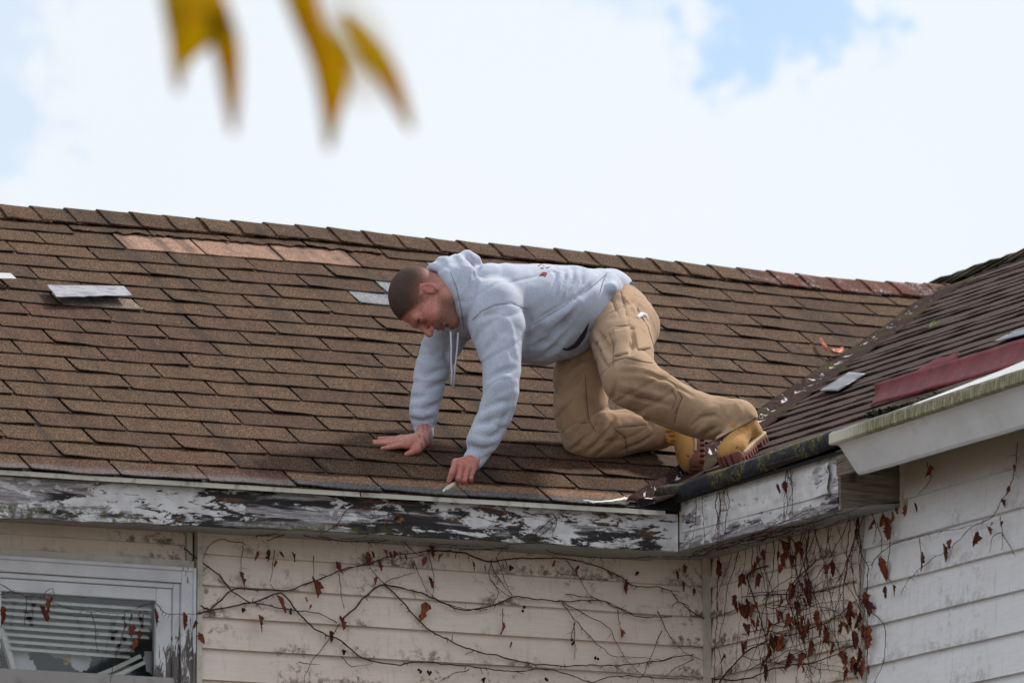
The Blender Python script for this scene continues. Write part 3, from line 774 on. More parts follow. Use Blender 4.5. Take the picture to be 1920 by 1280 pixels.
wpart('sill', (-0.17, 0.200, -1.03), (0.68, 0.27, -1.0))
gm = Mat('window_glass', 0.05, 0.5); gm.n.remove(gm.b)
tr = gm.n.new('ShaderNodeBsdfTransparent'); tr.inputs[0].default_value = (0.95, 0.96, 0.96, 1); gl = gm.n.new('ShaderNodeBsdfGlossy'); gl.inputs['Roughness'].default_value = 0.03
fr = gm.n.new('ShaderNodeFresnel'); fr.inputs['IOR'].default_value = 1.45; mx = gm.n.new('ShaderNodeMixShader')
gm.l.new(gm.math('MULTIPLY_ADD', fr.outputs[0], 0.9, 0.015), mx.inputs[0]); gm.l.new(tr.outputs[0], mx.inputs[1]); gm.l.new(gl.outputs[0], mx.inputs[2]); gm.l.new(mx.outputs[0], gm.n['Material Output'].inputs['Surface'])
mb = MB(); mb.box((0.0, 0.262, -0.60), (0.54, 0.266, zc1-0.105)); o = mb.build('pane', gm.m, win)
mb = MB(); mb.box((0.0, 0.268, -1.0), (0.54, 0.272, -0.655)); o = mb.build('pane', gm.m, win)
# dark room behind
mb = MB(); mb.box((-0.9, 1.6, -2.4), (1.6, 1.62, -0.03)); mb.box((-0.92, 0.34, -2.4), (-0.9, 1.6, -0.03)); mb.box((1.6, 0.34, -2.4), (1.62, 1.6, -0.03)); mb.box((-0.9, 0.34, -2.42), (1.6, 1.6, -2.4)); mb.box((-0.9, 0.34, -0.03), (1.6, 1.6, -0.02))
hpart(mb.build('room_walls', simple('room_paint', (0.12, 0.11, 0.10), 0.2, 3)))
# crooked blind
M['blind'] = simple('blind_plastic', (0.90, 0.89, 0.84), 0.03, 20, 0.5)
blind = empty('window_blind', (0.27, 0.31, -0.36)); tag(blind, 'broken cream venetian blind hanging crooked behind the window glass', 'blind')
def bchild(o): o.parent = blind; o.matrix_parent_inverse = Matrix.Translation(-blind.location); return o
for k in range(8):
    z = -0.365-0.0222*k; xa = 0.0+0.006*k*(1 if k > 2 else 0.3); xb = 0.53-0.010*k*(1 if k > 4 else 0.2)
    rows = [[(x, 0.281+dy, z+dzz-0.006*(x-0.27)-0.010*(k/8)*(x-0.1)) for x in np.linspace(xa, xb, 6)] for dy, dzz in ((-0.010, -0.0085), (-0.003, -0.001), (0.008, 0.0075))]
    v, f = solid_sheet(rows, (0, 0.0008, 0.0012)); bchild(link('slat', mesh('slat', v, f, True), M['blind']))
mb = MB(); mb.tube([(0.0, 0.29, -0.420), (0.035, 0.29, -0.50), (0.075, 0.29, -0.62)], [0.012, 0.014, 0.012], 6); bchild(mb.build('bent_slat_bundle', M['blind']))
for a, b in (((0.30, 0.288, -0.612), (0.50, 0.292, -0.520)), ((0.355, 0.293, -0.612), (0.515, 0.296, -0.540))):
    mb = MB(); mb.tube([a, ((a[0]+b[0])/2, a[1], (a[2]+b[2])/2-0.004), b], 0.0075, 6); bchild(mb.build('fallen_slat', M['blind']))
# flowered curtain
cm = Mat('flowered_cloth', 0.9, 0.1); p = cm.pos()
vor = cm.n.new('ShaderNodeTexVoronoi'); vor.feature = 'F1'; vor.inputs['Scale'].default_value = 8.5; cm.l.new(cm.scale(p, (1, 0.0, 0.9)), vor.inputs['Vector'])
d = cm.math('ADD', vor.outputs['Distance'], cm.math('MULTIPLY_ADD', cm.noise(p, 60, 2), 0.16, -0.08)); sepc = cm.n.new('ShaderNodeSeparateColor'); cm.l.new(vor.outputs['Color'], sepc.inputs[0])
petal = cm.mix(cm.range(sepc.outputs[0], 0.45, 0.5), (0.75, 0.42, 0.03), (0.75, 0.73, 0.80)); core = cm.mix(cm.range(sepc.outputs[1], .4, .6), (0.20, 0.11, 0.07), (0.50, 0.35, 0.42))
c = cm.mix(cm.range(d, 0.40, 0.43), petal, (0.012, 0.028, 0.036)); c = cm.mix(cm.range(d, 0.16, 0.19, 1, 0), c, core); cm.color(c)
mb = MB(); mb.strip([[(x, 0.310+0.005*math.sin(x*40), z) for x in np.linspace(-0.1, 0.62, 60)] for z in (-1.0, -0.7, -0.50)])
cur = mb.build('curtain', cm.m, None, True); sm = cur.modifiers.new('t', 'SOLIDIFY'); sm.thickness = 0.001
tag(cur, 'dark teal curtain with yellow flowers low behind the window glass', 'curtain')
# ------------------------------------------------------------------ sculpting tools: signed distances on a grid, meshed with surface nets
class Field:
    def __init__(s, lo, hi, h):
        s.lo = np.array(lo, float); s.h = h; s.n = np.ceil((np.array(hi)-s.lo)/h).astype(int)+1
        s.d = np.full(tuple(s.n), 0.15, np.float32)
    def region(s, lo, hi):
        a = np.clip(np.floor((np.array(lo)-s.lo)/s.h).astype(int), 0, s.n); b = np.clip(np.ceil((np.array(hi)-s.lo)/s.h).astype(int)+1, 0, s.n)
        if (b <= a).any(): return None, None
        ax = [(s.lo[i]+s.h*np.arange(a[i], b[i])).astype(np.float32) for i in range(3)]
        P = np.stack(np.meshgrid(*ax, indexing='ij'), -1)
        return tuple(slice(a[i], b[i]) for i in range(3)), P
    def union(s, fn, lo, hi, k=0.0):
        sl, P = s.region(lo, hi)
        if sl is None: return
        a = s.d[sl]; b = fn(P).astype(np.float32)
        if k > 0:
            h = np.maximum(k-np.abs(a-b), 0)/k; s.d[sl] = np.minimum(a, b)-h*h*k*0.25
        else: s.d[sl] = np.minimum(a, b)
    def cut(s, fn, lo, hi, k=0.0):
        sl, P = s.region(lo, hi)
        if sl is None: return
        a = s.d[sl]; b = -fn(P).astype(np.float32)
        if k > 0:
            h = np.maximum(k-np.abs(a-b), 0)/k; s.d[sl] = np.maximum(a, b)+h*h*k*0.25
        else: s.d[sl] = np.maximum(a, b)
    def chain(s, pts, rad, k=0.02, A=None, cut=False):
        pts = np.array(pts, float); rad = np.array(rad, float)*np.ones(len(pts))
        pad = rad.max()*1.6+k+0.015
        fn = lambda P: chain_d(P, pts, rad, A)
        (s.cut if cut else s.union)(fn, pts.min(0)-pad, pts.max(0)+pad, k)
    def ball(s, c, r, k=0.01, R=None, cut=False):
        """ellipsoid with radii r along the columns of R"""
        c = np.array(c, float); r = np.array(r, float)*np.ones(3); R = np.eye(3) if R is None else R
        def fn(P):
            q = (P-c) @ R / r; l = np.sqrt((q*q).sum(-1))+1e-9
            g = np.sqrt(((q/r)**2).sum(-1))+1e-9
            return l*(l-1)/g
        pad = r.max()+k+0.015
        (s.cut if cut else s.union)(fn, c-pad, c+pad, k)
    def sample(s, P):
        q = (P-s.lo)/s.h; q = np.clip(q, 0, s.n-1.001); i = q.astype(int); f = q-i; out = 0
        for dx in (0, 1):
            for dy in (0, 1):
                for dz_ in (0, 1):
                    w = (f[..., 0] if dx else 1-f[..., 0])*(f[..., 1] if dy else 1-f[..., 1])*(f[..., 2] if dz_ else 1-f[..., 2])
                    out = out + w*s.d[i[..., 0]+dx, i[..., 1]+dy, i[..., 2]+dz_]
        return out
    def normal(s, P):
        e = s.h*1.5; g = np.stack([s.sample(P+e*np.eye(3)[i])-s.sample(P-e*np.eye(3)[i]) for i in range(3)], -1)
        return g/(np.linalg.norm(g, axis=-1, keepdims=True)+1e-9)
    def hits(s, px):
        """where sight lines through picture points first meet the surface"""
        out = []
        hi = s.lo+s.h*(s.n-1)
        for x, y in px:
            d = CR*(x-960)/F_PX - CU*(y-640)/F_PX + CF
            ta, tb = (s.lo-CAM)/d, (hi-CAM)/d; t0, t1 = np.minimum(ta, tb).max(), np.maximum(ta, tb).min()
            if t1 <= t0: continue
            t = np.arange(t0, t1, 0.008); v = s.sample(CAM+t[:, None]*d); j = int(np.argmax(v < 0))
            if v[j] >= 0: continue
            if j > 0: t = t[j-1]+np.arange(0, 0.0085, 0.001); v = s.sample(CAM+t[:, None]*d); j = int(np.argmax(v < 0))
            out.append(CAM+t[j]*d)
        return np.array(out)
    def fold(s, px, r, amt, k=0.006, step=8):
        """a fold (amt > 0) or a crease (amt < 0) along a line over the surface"""
        L = [np.array(p, float) for p in px]; dense = []
        for a, b in zip(L[:-1], L[1:]):
            n = max(1, int(np.linalg.norm(b-a)/step))
            dense += [a+(b-a)*i/n for i in range(n)]
        dense.append(L[-1])
        H = s.hits(dense)
        if len(H) < 2: return None
        jumps = np.linalg.norm(np.diff(H, axis=0), axis=1)
        N = s.normal(H); m = len(H)
        tp = np.clip(np.minimum(np.arange(m), np.arange(m)[::-1])/max(1, m*0.25), 0.15, 1)     # tapers off at both ends
        if amt > 0: C = H - N*(r-amt*tp)[:, None]
        else: C = H + N*(r+amt*tp)[:, None]
        seg = np.split(np.arange(m), np.where(jumps > 0.06)[0]+1)
        for g in seg:
            if len(g) >= 2: s.chain(C[g], r, k, None, amt < 0)
        return H, N
    def mesh(s):
        d = s.d; neg = d < 0
        c = np.zeros(tuple(s.n-1), np.uint8)
        off = [(i, j, k) for i in (0, 1) for j in (0, 1) for k in (0, 1)]
        nx, ny, nz_ = s.n-1
        for o in off: c += neg[o[0]:o[0]+nx, o[1]:o[1]+ny, o[2]:o[2]+nz_]
        idx = np.argwhere((c > 0) & (c < 8))
        vals = np.stack([d[idx[:, 0]+o[0], idx[:, 1]+o[1], idx[:, 2]+o[2]] for o in off], 1)
        acc = np.zeros((len(idx), 3)); cnt = np.zeros(len(idx))
        for a in range(8):
            for b in range(a+1, 8):
                if sum(abs(off[a][q]-off[b][q]) for q in range(3)) != 1: continue
                m = (vals[:, a] < 0) != (vals[:, b] < 0); t = np.where(m, vals[:, a]/(vals[:, a]-vals[:, b]+1e-12), 0)
                pa, pb = np.array(off[a]), np.array(off[b])
                acc += np.where(m[:, None], pa+(pb-pa)*t[:, None], 0); cnt += m
        V = s.lo + s.h*(idx+acc/cnt[:, None])
        vid = np.full(tuple(s.n-1), -1, np.int32); vid[idx[:, 0], idx[:, 1], idx[:, 2]] = np.arange(len(idx))
        F = []
        for ax in range(3):
            u, w = (ax+1) % 3, (ax+2) % 3
            sa = [slice(None)]*3; sb = [slice(None)]*3; sa[ax] = slice(0, -1); sb[ax] = slice(1, None)
            e = np.argwhere(neg[tuple(sa)] != neg[tuple(sb)])
            ok = (e[:, u] > 0) & (e[:, w] > 0) & (e[:, u] < s.n[u]-1) & (e[:, w] < s.n[w]-1); e = e[ok]
            q = []
            for du, dw in ((-1, -1), (0, -1), (0, 0), (-1, 0)):
                p = e.copy(); p[:, u] += du; p[:, w] += dw; q.append(vid[p[:, 0], p[:, 1], p[:, 2]])
            q = np.stack(q, 1); flip = ~neg[e[:, 0], e[:, 1], e[:, 2]]
            q[flip] = q[flip][:, ::-1]; F.append(q)
        F = np.concatenate(F); F = F[(F >= 0).all(1)]
        return V, F
def chain_d(P, pts, rad, A=None):
    out = None
    Q = P if A is None else P @ A.T; pts_ = pts if A is None else pts @ A.T
    for i in range(len(pts)-1):
        a, b = pts_[i], pts_[i+1]; ab = b-a; L2 = float(ab @ ab)+1e-12
        t = np.clip(((Q-a) @ ab)/L2, 0, 1)[..., None]
        dd = np.linalg.norm(Q-(a+ab*t), axis=-1)-(rad[i]+(rad[i+1]-rad[i])*t[..., 0])
        out = dd if out is None else np.minimum(out, dd)
    return out
def relax(V, F, it=2, lam=0.5):
    n = len(V); E = np.concatenate([F[:, [i, (i+1) % 4]] for i in range(4)]); E = np.concatenate([E, E[:, ::-1]])
    cnt = np.bincount(E[:, 0], minlength=n)[:, None]
    for _ in range(it):
        S = np.stack([np.bincount(E[:, 0], weights=V[E[:, 1], k], minlength=n) for k in range(3)], 1)
        V = V+lam*(S/np.maximum(cnt, 1)-V)
    return V
def sculpt(name, V, F, mat, parent, attrs=None):
    me = bpy.data.meshes.new(name)
    me.vertices.add(len(V)); me.vertices.foreach_set('co', V.astype(np.float32).ravel())
    me.loops.add(F.size); me.loops.foreach_set('vertex_index', F.astype(np.int32).ravel())
    me.polygons.add(len(F)); me.polygons.foreach_set('loop_start', np.arange(0, F.size, 4, dtype=np.int32)); me.polygons.foreach_set('loop_total', np.full(len(F), 4, np.int32))
    me.update(calc_edges=True); me.validate(); me.polygons.foreach_set('use_smooth', [True]*len(me.polygons))
    for k, v in (attrs or {}).items():
        a = me.attributes.new(k, 'FLOAT', 'POINT'); a.data.foreach_set('value', v.astype(np.float32))
    o = link(name, me, mat); o.parent = parent
    if parent is not None: o.matrix_parent_inverse = parent_inverse(parent)
    return o
def parent_inverse(p):
    return Matrix.Translation(-p.location) if p.parent is None else Matrix.Identity(4)
# ------------------------------------------------------------------ the person on the roof
def cloth_material(name, a, b, scale=300, rough=0.9, streak=None):
    m = Mat(name, rough, 0.15); p = m.pos(); n = m.noise(p, scale, 3, 0.7); n2 = m.noise(p, 9, 4, 0.6)
    c = m.mix(m.range(n, 0.3, 0.7), a, b)
    c = m.mix(m.range(n2, 0.45, 0.75, 0, 0.35), c, m.mix(1.0, c, (0.72, 0.70, 0.72), 'MULTIPLY'))
    m.color(c); m.b.inputs['Sheen Weight'].default_value = 0.15; m.bump(n, 0.25, 0.0012)
    return m.m
M['hoodie'] = cloth_material('heather_grey_fleece', (0.38, 0.425, 0.54), (0.53, 0.575, 0.69), 260)
M['trousers'] = cloth_material('khaki_cotton', (0.37, 0.240, 0.152), (0.45, 0.305, 0.200), 420)
def knee_dirt(mat):
    """roof dirt rubbed into the cloth in blotches"""
    nt = mat.node_tree; b = nt.nodes['Principled BSDF']; old = b.inputs['Base Color'].links[0].from_socket; g = nt.nodes.new('ShaderNodeNewGeometry')
    n = nt.nodes.new('ShaderNodeTexNoise'); n.inputs['Scale'].default_value = 13; n.inputs['Detail'].default_value = 5; nt.links.new(g.outputs['Position'], n.inputs['Vector'])
    r = nt.nodes.new('ShaderNodeMapRange'); r.inputs['From Min'].default_value = 0.55; r.inputs['From Max'].default_value = 0.72; r.inputs['To Max'].default_value = 0.45; nt.links.new(n.outputs['Fac'], r.inputs['Value'])
    mx = nt.nodes.new('ShaderNodeMix'); mx.data_type = 'RGBA'; nt.links.new(r.outputs[0], mx.inputs[0]); nt.links.new(old, mx.inputs[6]); mx.inputs[7].default_value = (0.12, 0.08, 0.055, 1); nt.links.new(mx.outputs[2], b.inputs['Base Color'])
knee_dirt(M['trousers'])
M['navy'] = cloth_material('navy_cotton', (0.010, 0.013, 0.026), (0.020, 0.024, 0.042), 300)
M['cord'] = cloth_material('grey_cord', (0.42, 0.42, 0.50), (0.55, 0.55, 0.62), 500)
def skin_material():
    m = Mat('skin', 0.5, 0.4); p = m.pos(); n = m.noise(p, 110, 4, 0.7); n2 = m.noise(p, 16, 4)
    c = m.mix(m.range(n, 0.3, 0.7), (0.40, 0.148, 0.120), (0.55, 0.250, 0.205))
    c = m.mix(m.range(n2, 0.45, 0.7, 0, .5), c, (0.50, 0.118, 0.100))
    c = m.mix(m.attr('stubble'), c, (0.16, 0.085, 0.06))
    c = m.mix(m.attr('ink'), c, (0.07, 0.085, 0.09))
    m.color(c); m.b.inputs['Subsurface Weight'].default_value = 0.0; return m.m
M['skin'] = skin_material()
def hair_material():
    m = Mat('cropped_hair', 0.75, 0.25); p = m.pos(); n = m.noise(p, 420, 2, 0.7)
    m.color(m.mix(m.range(n, .35, .65), (0.030, 0.018, 0.015), (0.105, 0.066, 0.052)))
    tr = m.n.new('ShaderNodeBsdfTransparent'); mx = m.n.new('ShaderNodeMixShader')
    a = m.attr('hair'); k = m.math('MULTIPLY', m.range(a, 0.0, 0.95, 0.0, 0.97, False), m.range(n, 0.25, 0.6, 0.72, 1.0))
    m.l.new(k, mx.inputs[0]); m.l.new(tr.outputs[0], mx.inputs[1]); m.l.new(m.b.outputs[0], mx.inputs[2]); m.l.new(mx.outputs[0], m.n['Material Output'].inputs['Surface'])
    m.bump(n, 0.8, 0.002); return m.m
M['hair'] = hair_material()
M['boot'] = cloth_material('wheat_nubuck', (0.41, 0.205, 0.065), (0.53, 0.29, 0.10), 330, 0.85)
M['rubber'] = simple('oxblood_rubber', (0.20, 0.075, 0.058), 0.35, 60, 0.7)
M['midsole'] = simple('cream_midsole', (0.48, 0.37, 0.24), 0.2, 60, 0.75)
M['lace'] = simple('yellow_lace', (0.42, 0.20, 0.02), 0.25, 120, 0.85)
P3 = at_y
def crumple(V, f, freq, amp, ridged=None):
    """soft uneven drape of cloth"""
    N = f.normal(V); n = np.array([mnoise.noise(Vector((p[0]*freq, p[1]*freq, p[2]*freq*0.8)))+0.45*mnoise.noise(Vector((p[0]*freq*2.7+5, p[1]*freq*2.7, p[2]*freq*2.1))) for p in V])
    d = amp*n
    if ridged:                                           # crisp creases along the wandering zero lines of a stretched noise
        for q, (fr, a) in enumerate(ridged):
            m = np.array([mnoise.noise(Vector(((p[0]+p[2]*0.5)*fr*0.55+q*7, p[1]*fr, (p[2]-p[0]*0.45)*fr*1.25))) for p in V])
            d = d - a*np.clip(1-np.abs(m)/0.16, 0, 1)**1.5 + a*0.5*np.abs(m)
    return V+N*d[:, None]
person = empty('person', tuple(at_roof(1100, 850, 0.012)))
tag(person, 'person in grey hoodie and khaki trousers crawling on the roof on hands and knee', 'person')
def nodes(L): return np.array([P3(x, y, Y) for x, y, Y, r in L]), np.array([n[3] for n in L])
def widen(axis, s):
    w = np.array(axis, float); w /= np.linalg.norm(w); return np.eye(3)-(1-1/s)*np.outer(w, w)
LAT = widen((0.16, 1, 0), 1.22)

torso = [(895, 552, .33, .088), (915, 556, .33, .112), (945, 571, .33, .138), (1010, 579, .34, .152), (1070, 577, .35, .142), (1120, 566, .36, .112), (1140, 556, .36, .095)]
belly = [(965, 625, .32, .090), (1015, 632, .335, .094), (1062, 632, .345, .070), (1095, 610, .35, .050)]
arm_l = [(925, 580, .205, .100), (932, 615, .170, .094), (937, 650, .140, .076), (941, 690, .11, .063), (940, 730, .09, .060), (928, 780, .105, .057), (912, 812, .118, .054), (905, 828, .122, .051)]
arm_r = [(885, 572, .45, .085), (848, 612, .46, .072), (824, 655, .455, .063), (808, 705, .445, .058), (798, 750, .435, .051), (794, 768, .431, .048), (794, 780, .429, .047)]
cuff_l = [(902, 842, .126, .037), (888, 862, .128, .0345)]
cuff_r = [(795, 796, .427, .035), (796, 812, .422, .0335)]
thigh_l = [(1163, 612, .26, .112), (1170, 660, .11, .101), (1180, 710, -.03, .088)]
shin_l = [(1183, 714, -.03, .087), (1232, 744, -.03, .083), (1285, 770, -.035, .077), (1322, 783, -.045, .074), (1352, 786, -.06, .074), (1379, 790, -.080, .077)]
thigh_r = [(1112, 615, .43, .108), (1092, 700, .41, .097), (1088, 765, .385, .093), (1100, 815, .372, .083)]
shin_r = [(1102, 816, .372, .083), (1148, 814, .380, .084), (1196, 807, .385, .076), (1236, 808, .385, .062)]
boot_l = dict(ball=P3(1389, 862, -.13), fwd=(-.45, -.34, .83), up=(-.35, .90, 0.15))
boot_r = dict(ball=P3(1320, 842, .26), fwd=(-.02, -.82, .57), up=(-.98, .05, 0.0))
for nm, L in (('knee_r', thigh_r[-1:]), ('shin_r', shin_r), ('arm_r', arm_r[-2:]), ('hoodie', belly)):
    for x, y, Y, r in L:
        p = P3(x, y, Y); print(nm, (x, y), 'roof gap', round(float(p @ np.array([0, -ST, CT]))-0.012-r, 3))
for nm, b in (('bl', boot_l), ('br', boot_r)):
    p = b['ball']; print(nm, p.round(3), 'main', round(float(p @ np.array([0, -ST, CT])), 3), 'wing', round(float((p-np.array([WX0, 0, 0])) @ np.array([-SP, 0, CP])), 3))

# patch pocket on the thigh and belt
def patch(name, px, f, lift_, mat, parent, n=8):
    """a cloth patch laid over the surface, corners given in order"""
    a, b, c, d = [np.array(q, float) for q in px]; rows = []
    for i in range(n+1):
        u = i/n; H = f.hits([(a+(b-a)*u)*(1-v)+(d+(c-d)*u)*v for v in np.linspace(0, 1, n+1)])
        if len(H) < n+1: return None
        N = f.normal(H); rows.append([tuple(h+m*lift_) for h, m in zip(H, N)])
    v, q = solid_sheet(rows, tuple(CF*0.004)); o = link(name, mesh(name, v, q, True), mat); o.parent = parent
    o.matrix_parent_inverse = parent_inverse(parent); return o
# --- hoodie
allp = np.concatenate([nodes(L)[0] for L in (torso, belly, arm_l, arm_r, cuff_l, cuff_r)])
hood_f = Field(allp.min(0)-0.21, allp.max(0)+0.21, 0.0048)
for L, k, A in ((torso, 0.0, LAT), (belly, 0.05, LAT), (arm_r, 0.03, None), (arm_l, 0.028, None)):
    p, r = nodes(L); hood_f.chain(p, r, k, A)
# ribbed cuffs, each below a blouse of the sleeve
for L, A in ((cuff_l, arm_l), (cuff_r, arm_r)):
    p, r = nodes(L); hood_f.chain(p, r, 0.006)
    c = P3(*A[-1][:3]); d = p[1]-p[0]; d /= np.linalg.norm(d)
    hood_f.cut(lambda Q, c=p[1], d=d: -np.minimum((Q-c) @ d - 0.001, 0.05)*0+np.maximum(0.0, 0)+(-( (Q-c) @ d)), p[1]-0.07, p[1]+0.07) if False else None
# hood: thick rolled rings round the neck
def ring(f, c, Y, a, depth, r, k, n=20, tilt=0.0):
    base = P3(c[0], c[1], Y); va = (CR*a[0]-CU*a[1])/575.0; vb = np.array([0.12, 1, 0])*depth
    pts = np.array([base+va*math.cos(t)+vb*math.sin(t) for t in np.linspace(0, 2*math.pi, n+1)])
    f.chain(pts, r, k)
ring(hood_f, (836, 558), .325, (25, 58), .092, .0150, .010)
ring(hood_f, (850, 555), .330, (22, 63), .100, .0230, .020)
ring(hood_f, (868, 553), .330, (15, 62), .105, .0270, .022)
hood_f.chain([P3(858, 492, .33), P3(876, 484, .34), P3(892, 489, .35)], [.022, .026, .020], 0.018)
# waistband of the hoodie
hood_f.chain([P3(1146, 540, .21), P3(1150, 520, .33), P3(1146, 520, .50)], [.022, .022, .022], 0.015)
# folds and seams, traced over the cloth
F_ = hood_f.fold
for L in ([(898, 483), (893, 515), (885, 550), (876, 585), (868, 618)],): F_(L, .016, -.013, .006)
F_([(862, 474), (852, 490), (846, 515)], .020, -.006, .01); F_([(880, 478), (872, 505), (862, 540)], .02, -.006, .012); F_([(838, 512), (858, 545), (868, 590)], .018, .006, .012)
F_([(884, 602), (902, 583), (928, 571), (958, 569), (990, 580)], .005, -.0035, .002)
F_([(991, 583), (990, 610), (987, 640), (983, 668)], .016, -.014, .006)
F_([(989, 613), (1020, 596), (1055, 576), (1095, 549), (1140, 512)], .012, -.009, .010)
F_([(1000, 618), (1040, 596), (1085, 570)], .025, .007, .015)
for L in ([(1040, 498), (1044, 520), (1036, 548)], [(1058, 500), (1060, 522), (1048, 552)], [(1073, 502), (1076, 525), (1058, 562)], [(1092, 504), (1090, 528), (1074, 556)]): F_(L, .011, -.009, .006)
for L in ([(1049, 499), (1052, 521), (1042, 548)], [(1066, 501), (1068, 523), (1054, 555)], [(1083, 502), (1084, 526), (1068, 555)]): F_(L, .011, .006, .006)
for L in ([(900, 610), (912, 590), (940, 577)], [(890, 640), (905, 615), (930, 598)], [(905, 665), (925, 640), (948, 620)]): F_(L, .016, -.009, .009)
for L in ([(945, 590), (958, 620), (968, 665)], [(930, 610), (945, 655), (955, 690)]): F_(L, .015, .007, .010)
for L in ([(914, 712), (935, 698), (966, 690)], [(908, 768), (930, 756), (952, 752)], [(897, 795), (925, 786)], [(915, 822), (942, 806)], [(880, 835), (905, 840), (928, 834)], [(958, 745), (950, 775), (938, 800)]): F_(L, .014, -.010, .008)
for L in ([(925, 720), (945, 708), (968, 712)], [(903, 780), (925, 772), (958, 760)], [(890, 810), (918, 806), (940, 792)], [(884, 828), (908, 832), (934, 824)]): F_(L, .016, .007, .010)
for L in ([(776, 694), (800, 704), (838, 688)], [(800, 728), (832, 716)], [(770, 745), (798, 744)], [(792, 768), (822, 756)], [(769, 784), (792, 788), (816, 782)], [(795, 648), (815, 660), (845, 655)], [(818, 680), (842, 668)], [(842, 640), (838, 670), (842, 695)]): F_(L, .013, -.010, .007)
for L in ([(790, 715), (815, 712), (838, 700)], [(771, 758), (798, 756), (824, 744)], [(769, 775), (793, 779), (817, 772)], [(783, 676), (806, 684), (840, 678)]): F_(L, .014, .007, .009)
for L in ([(1000, 650), (1030, 640), (1055, 610), (1085, 575)], [(1015, 670), (1045, 650), (1070, 615)], [(995, 640), (1015, 610)], [(1040, 625), (1062, 600)]): F_(L, .020, -.012, .010)
F_([(768, 794), (780, 800), (800, 801), (818, 794)], .010, -.0085, .004)
# gaping front pocket
F_([(1040, 655), (1058, 668), (1082, 665), (1098, 648)], .006, .004, .004)
V, F = hood_f.mesh(); V = relax(V, F, 1, 0.45); V = crumple(V, hood_f, 11, 0.0035, [(7, 0.0036)])
hoodie = sculpt('hoodie', V, F, M['hoodie'], person)
# navy shirt that shows in the pocket and at the waist
shirt_f = Field(nodes(torso)[0].min(0)-0.2, nodes(torso)[0].max(0)+0.2, 0.010)
for L, k in ((torso, 0.0), (belly, 0.05)):
    p, r = nodes(L); shirt_f.chain(p, r-0.024, k, LAT)
shirt_f.chain([P3(1110, 565, .36), P3(1150, 566, .36)], [.085, .092], 0.03, LAT)
V, F = shirt_f.mesh(); sculpt('shirt', relax(V, F, 1), F, M['navy'], person)

# --- trousers
allp = np.concatenate([nodes(L)[0] for L in (thigh_l, shin_l, thigh_r, shin_r)]+[np.array([P3(1140, 540, .36)])])
leg_f = Field(allp.min(0)-0.17, allp.max(0)+0.17, 0.0042)
p, r = nodes([(1142, 558, .36, .088), (1146, 590, .36, .108)]); leg_f.chain(p, r, 0.0, widen((0.16, 1, 0), 1.30))
leg_f.chain([P3(1172, 592, .29), P3(1176, 612, .27)], [.096, .106], .03); leg_f.chain([P3(1140, 590, .45), P3(1140, 610, .43)], [.095, .10], .04)
for L, k in ((thigh_r, .05), (shin_r, .018), (thigh_l, .035), (shin_l, .022)):
    p, r = nodes(L); leg_f.chain(p, r, k)
leg_f.chain([P3(1238, 806, .37), P3(1256, 812, .365), P3(1262, 818, .36)], [.045, .034, .030], .008)
leg_f.chain([P3(1398, 792, -.09), P3(1380, 808, -.13), P3(1350, 826, -.14)], [.022, .024, .022], .02)
hem0 = P3(1372, 812, -.10); hem_n = 0.50*CR-0.866*CU-0.10*CF; hem_n /= np.linalg.norm(hem_n)
leg_f.cut(lambda Q: -((Q-hem0) @ hem_n), hem0-0.16, hem0+0.16)
G_ = leg_f.fold
for L in ([(1138, 617), (1150, 613), (1182, 610), (1186, 640), (1181, 668)], [(1143, 620), (1151, 650), (1150, 690)], [(1140, 684), (1150, 676), (1175, 671), (1202, 678), (1232, 682)], [(1130, 545), (1150, 565), (1163, 602)],
          [(1096, 700), (1100, 750), (1104, 790), (1118, 812)], [(1046, 815), (1082, 792), (1106, 792)], [(1150, 801), (1180, 800), (1215, 796)], [(1148, 802), (1172, 818), (1177, 850)], [(1265, 722), (1280, 745), (1270, 765), (1262, 800)], [(1163, 540), (1172, 575), (1178, 610)], [(1200, 590), (1215, 615), (1232, 668)]): G_(L, .005, -.0035, .002)
for L in ([(1186, 616), (1188, 640), (1180, 664)], [(1100, 850), (1122, 828), (1142, 806), (1152, 782)], [(1112, 858), (1140, 838), (1168, 812)], [(1090, 838), (1112, 812), (1130, 785)], [(1060, 690), (1100, 668), (1128, 660)], [(1045, 745), (1075, 715), (1105, 690)],
          [(1040, 790), (1070, 750), (1095, 720)], [(1050, 705), (1085, 680), (1120, 668)], [(1135, 770), (1150, 740), (1155, 715)], [(1295, 800), (1312, 782), (1340, 778), (1358, 790)], [(1318, 832), (1325, 812), (1345, 800)], [(1330, 845), (1350, 822), (1378, 808)],
          [(1160, 735), (1200, 748), (1255, 760)], [(1170, 760), (1215, 785), (1262, 800)], [(1210, 700), (1250, 712), (1300, 742)], [(1222, 660), (1235, 672), (1244, 690)], [(1105, 630), (1125, 660), (1140, 690)], [(1118, 615), (1132, 640), (1146, 668)], [(1180, 560), (1195, 580), (1206, 600)], [(1350, 760), (1362, 785), (1350, 812)],
          [(1165, 845), (1200, 832), (1228, 812)], [(1195, 772), (1215, 785), (1225, 805)], [(1060, 850), (1085, 835), (1100, 815)]): G_(L, .009, -.0085, .004)
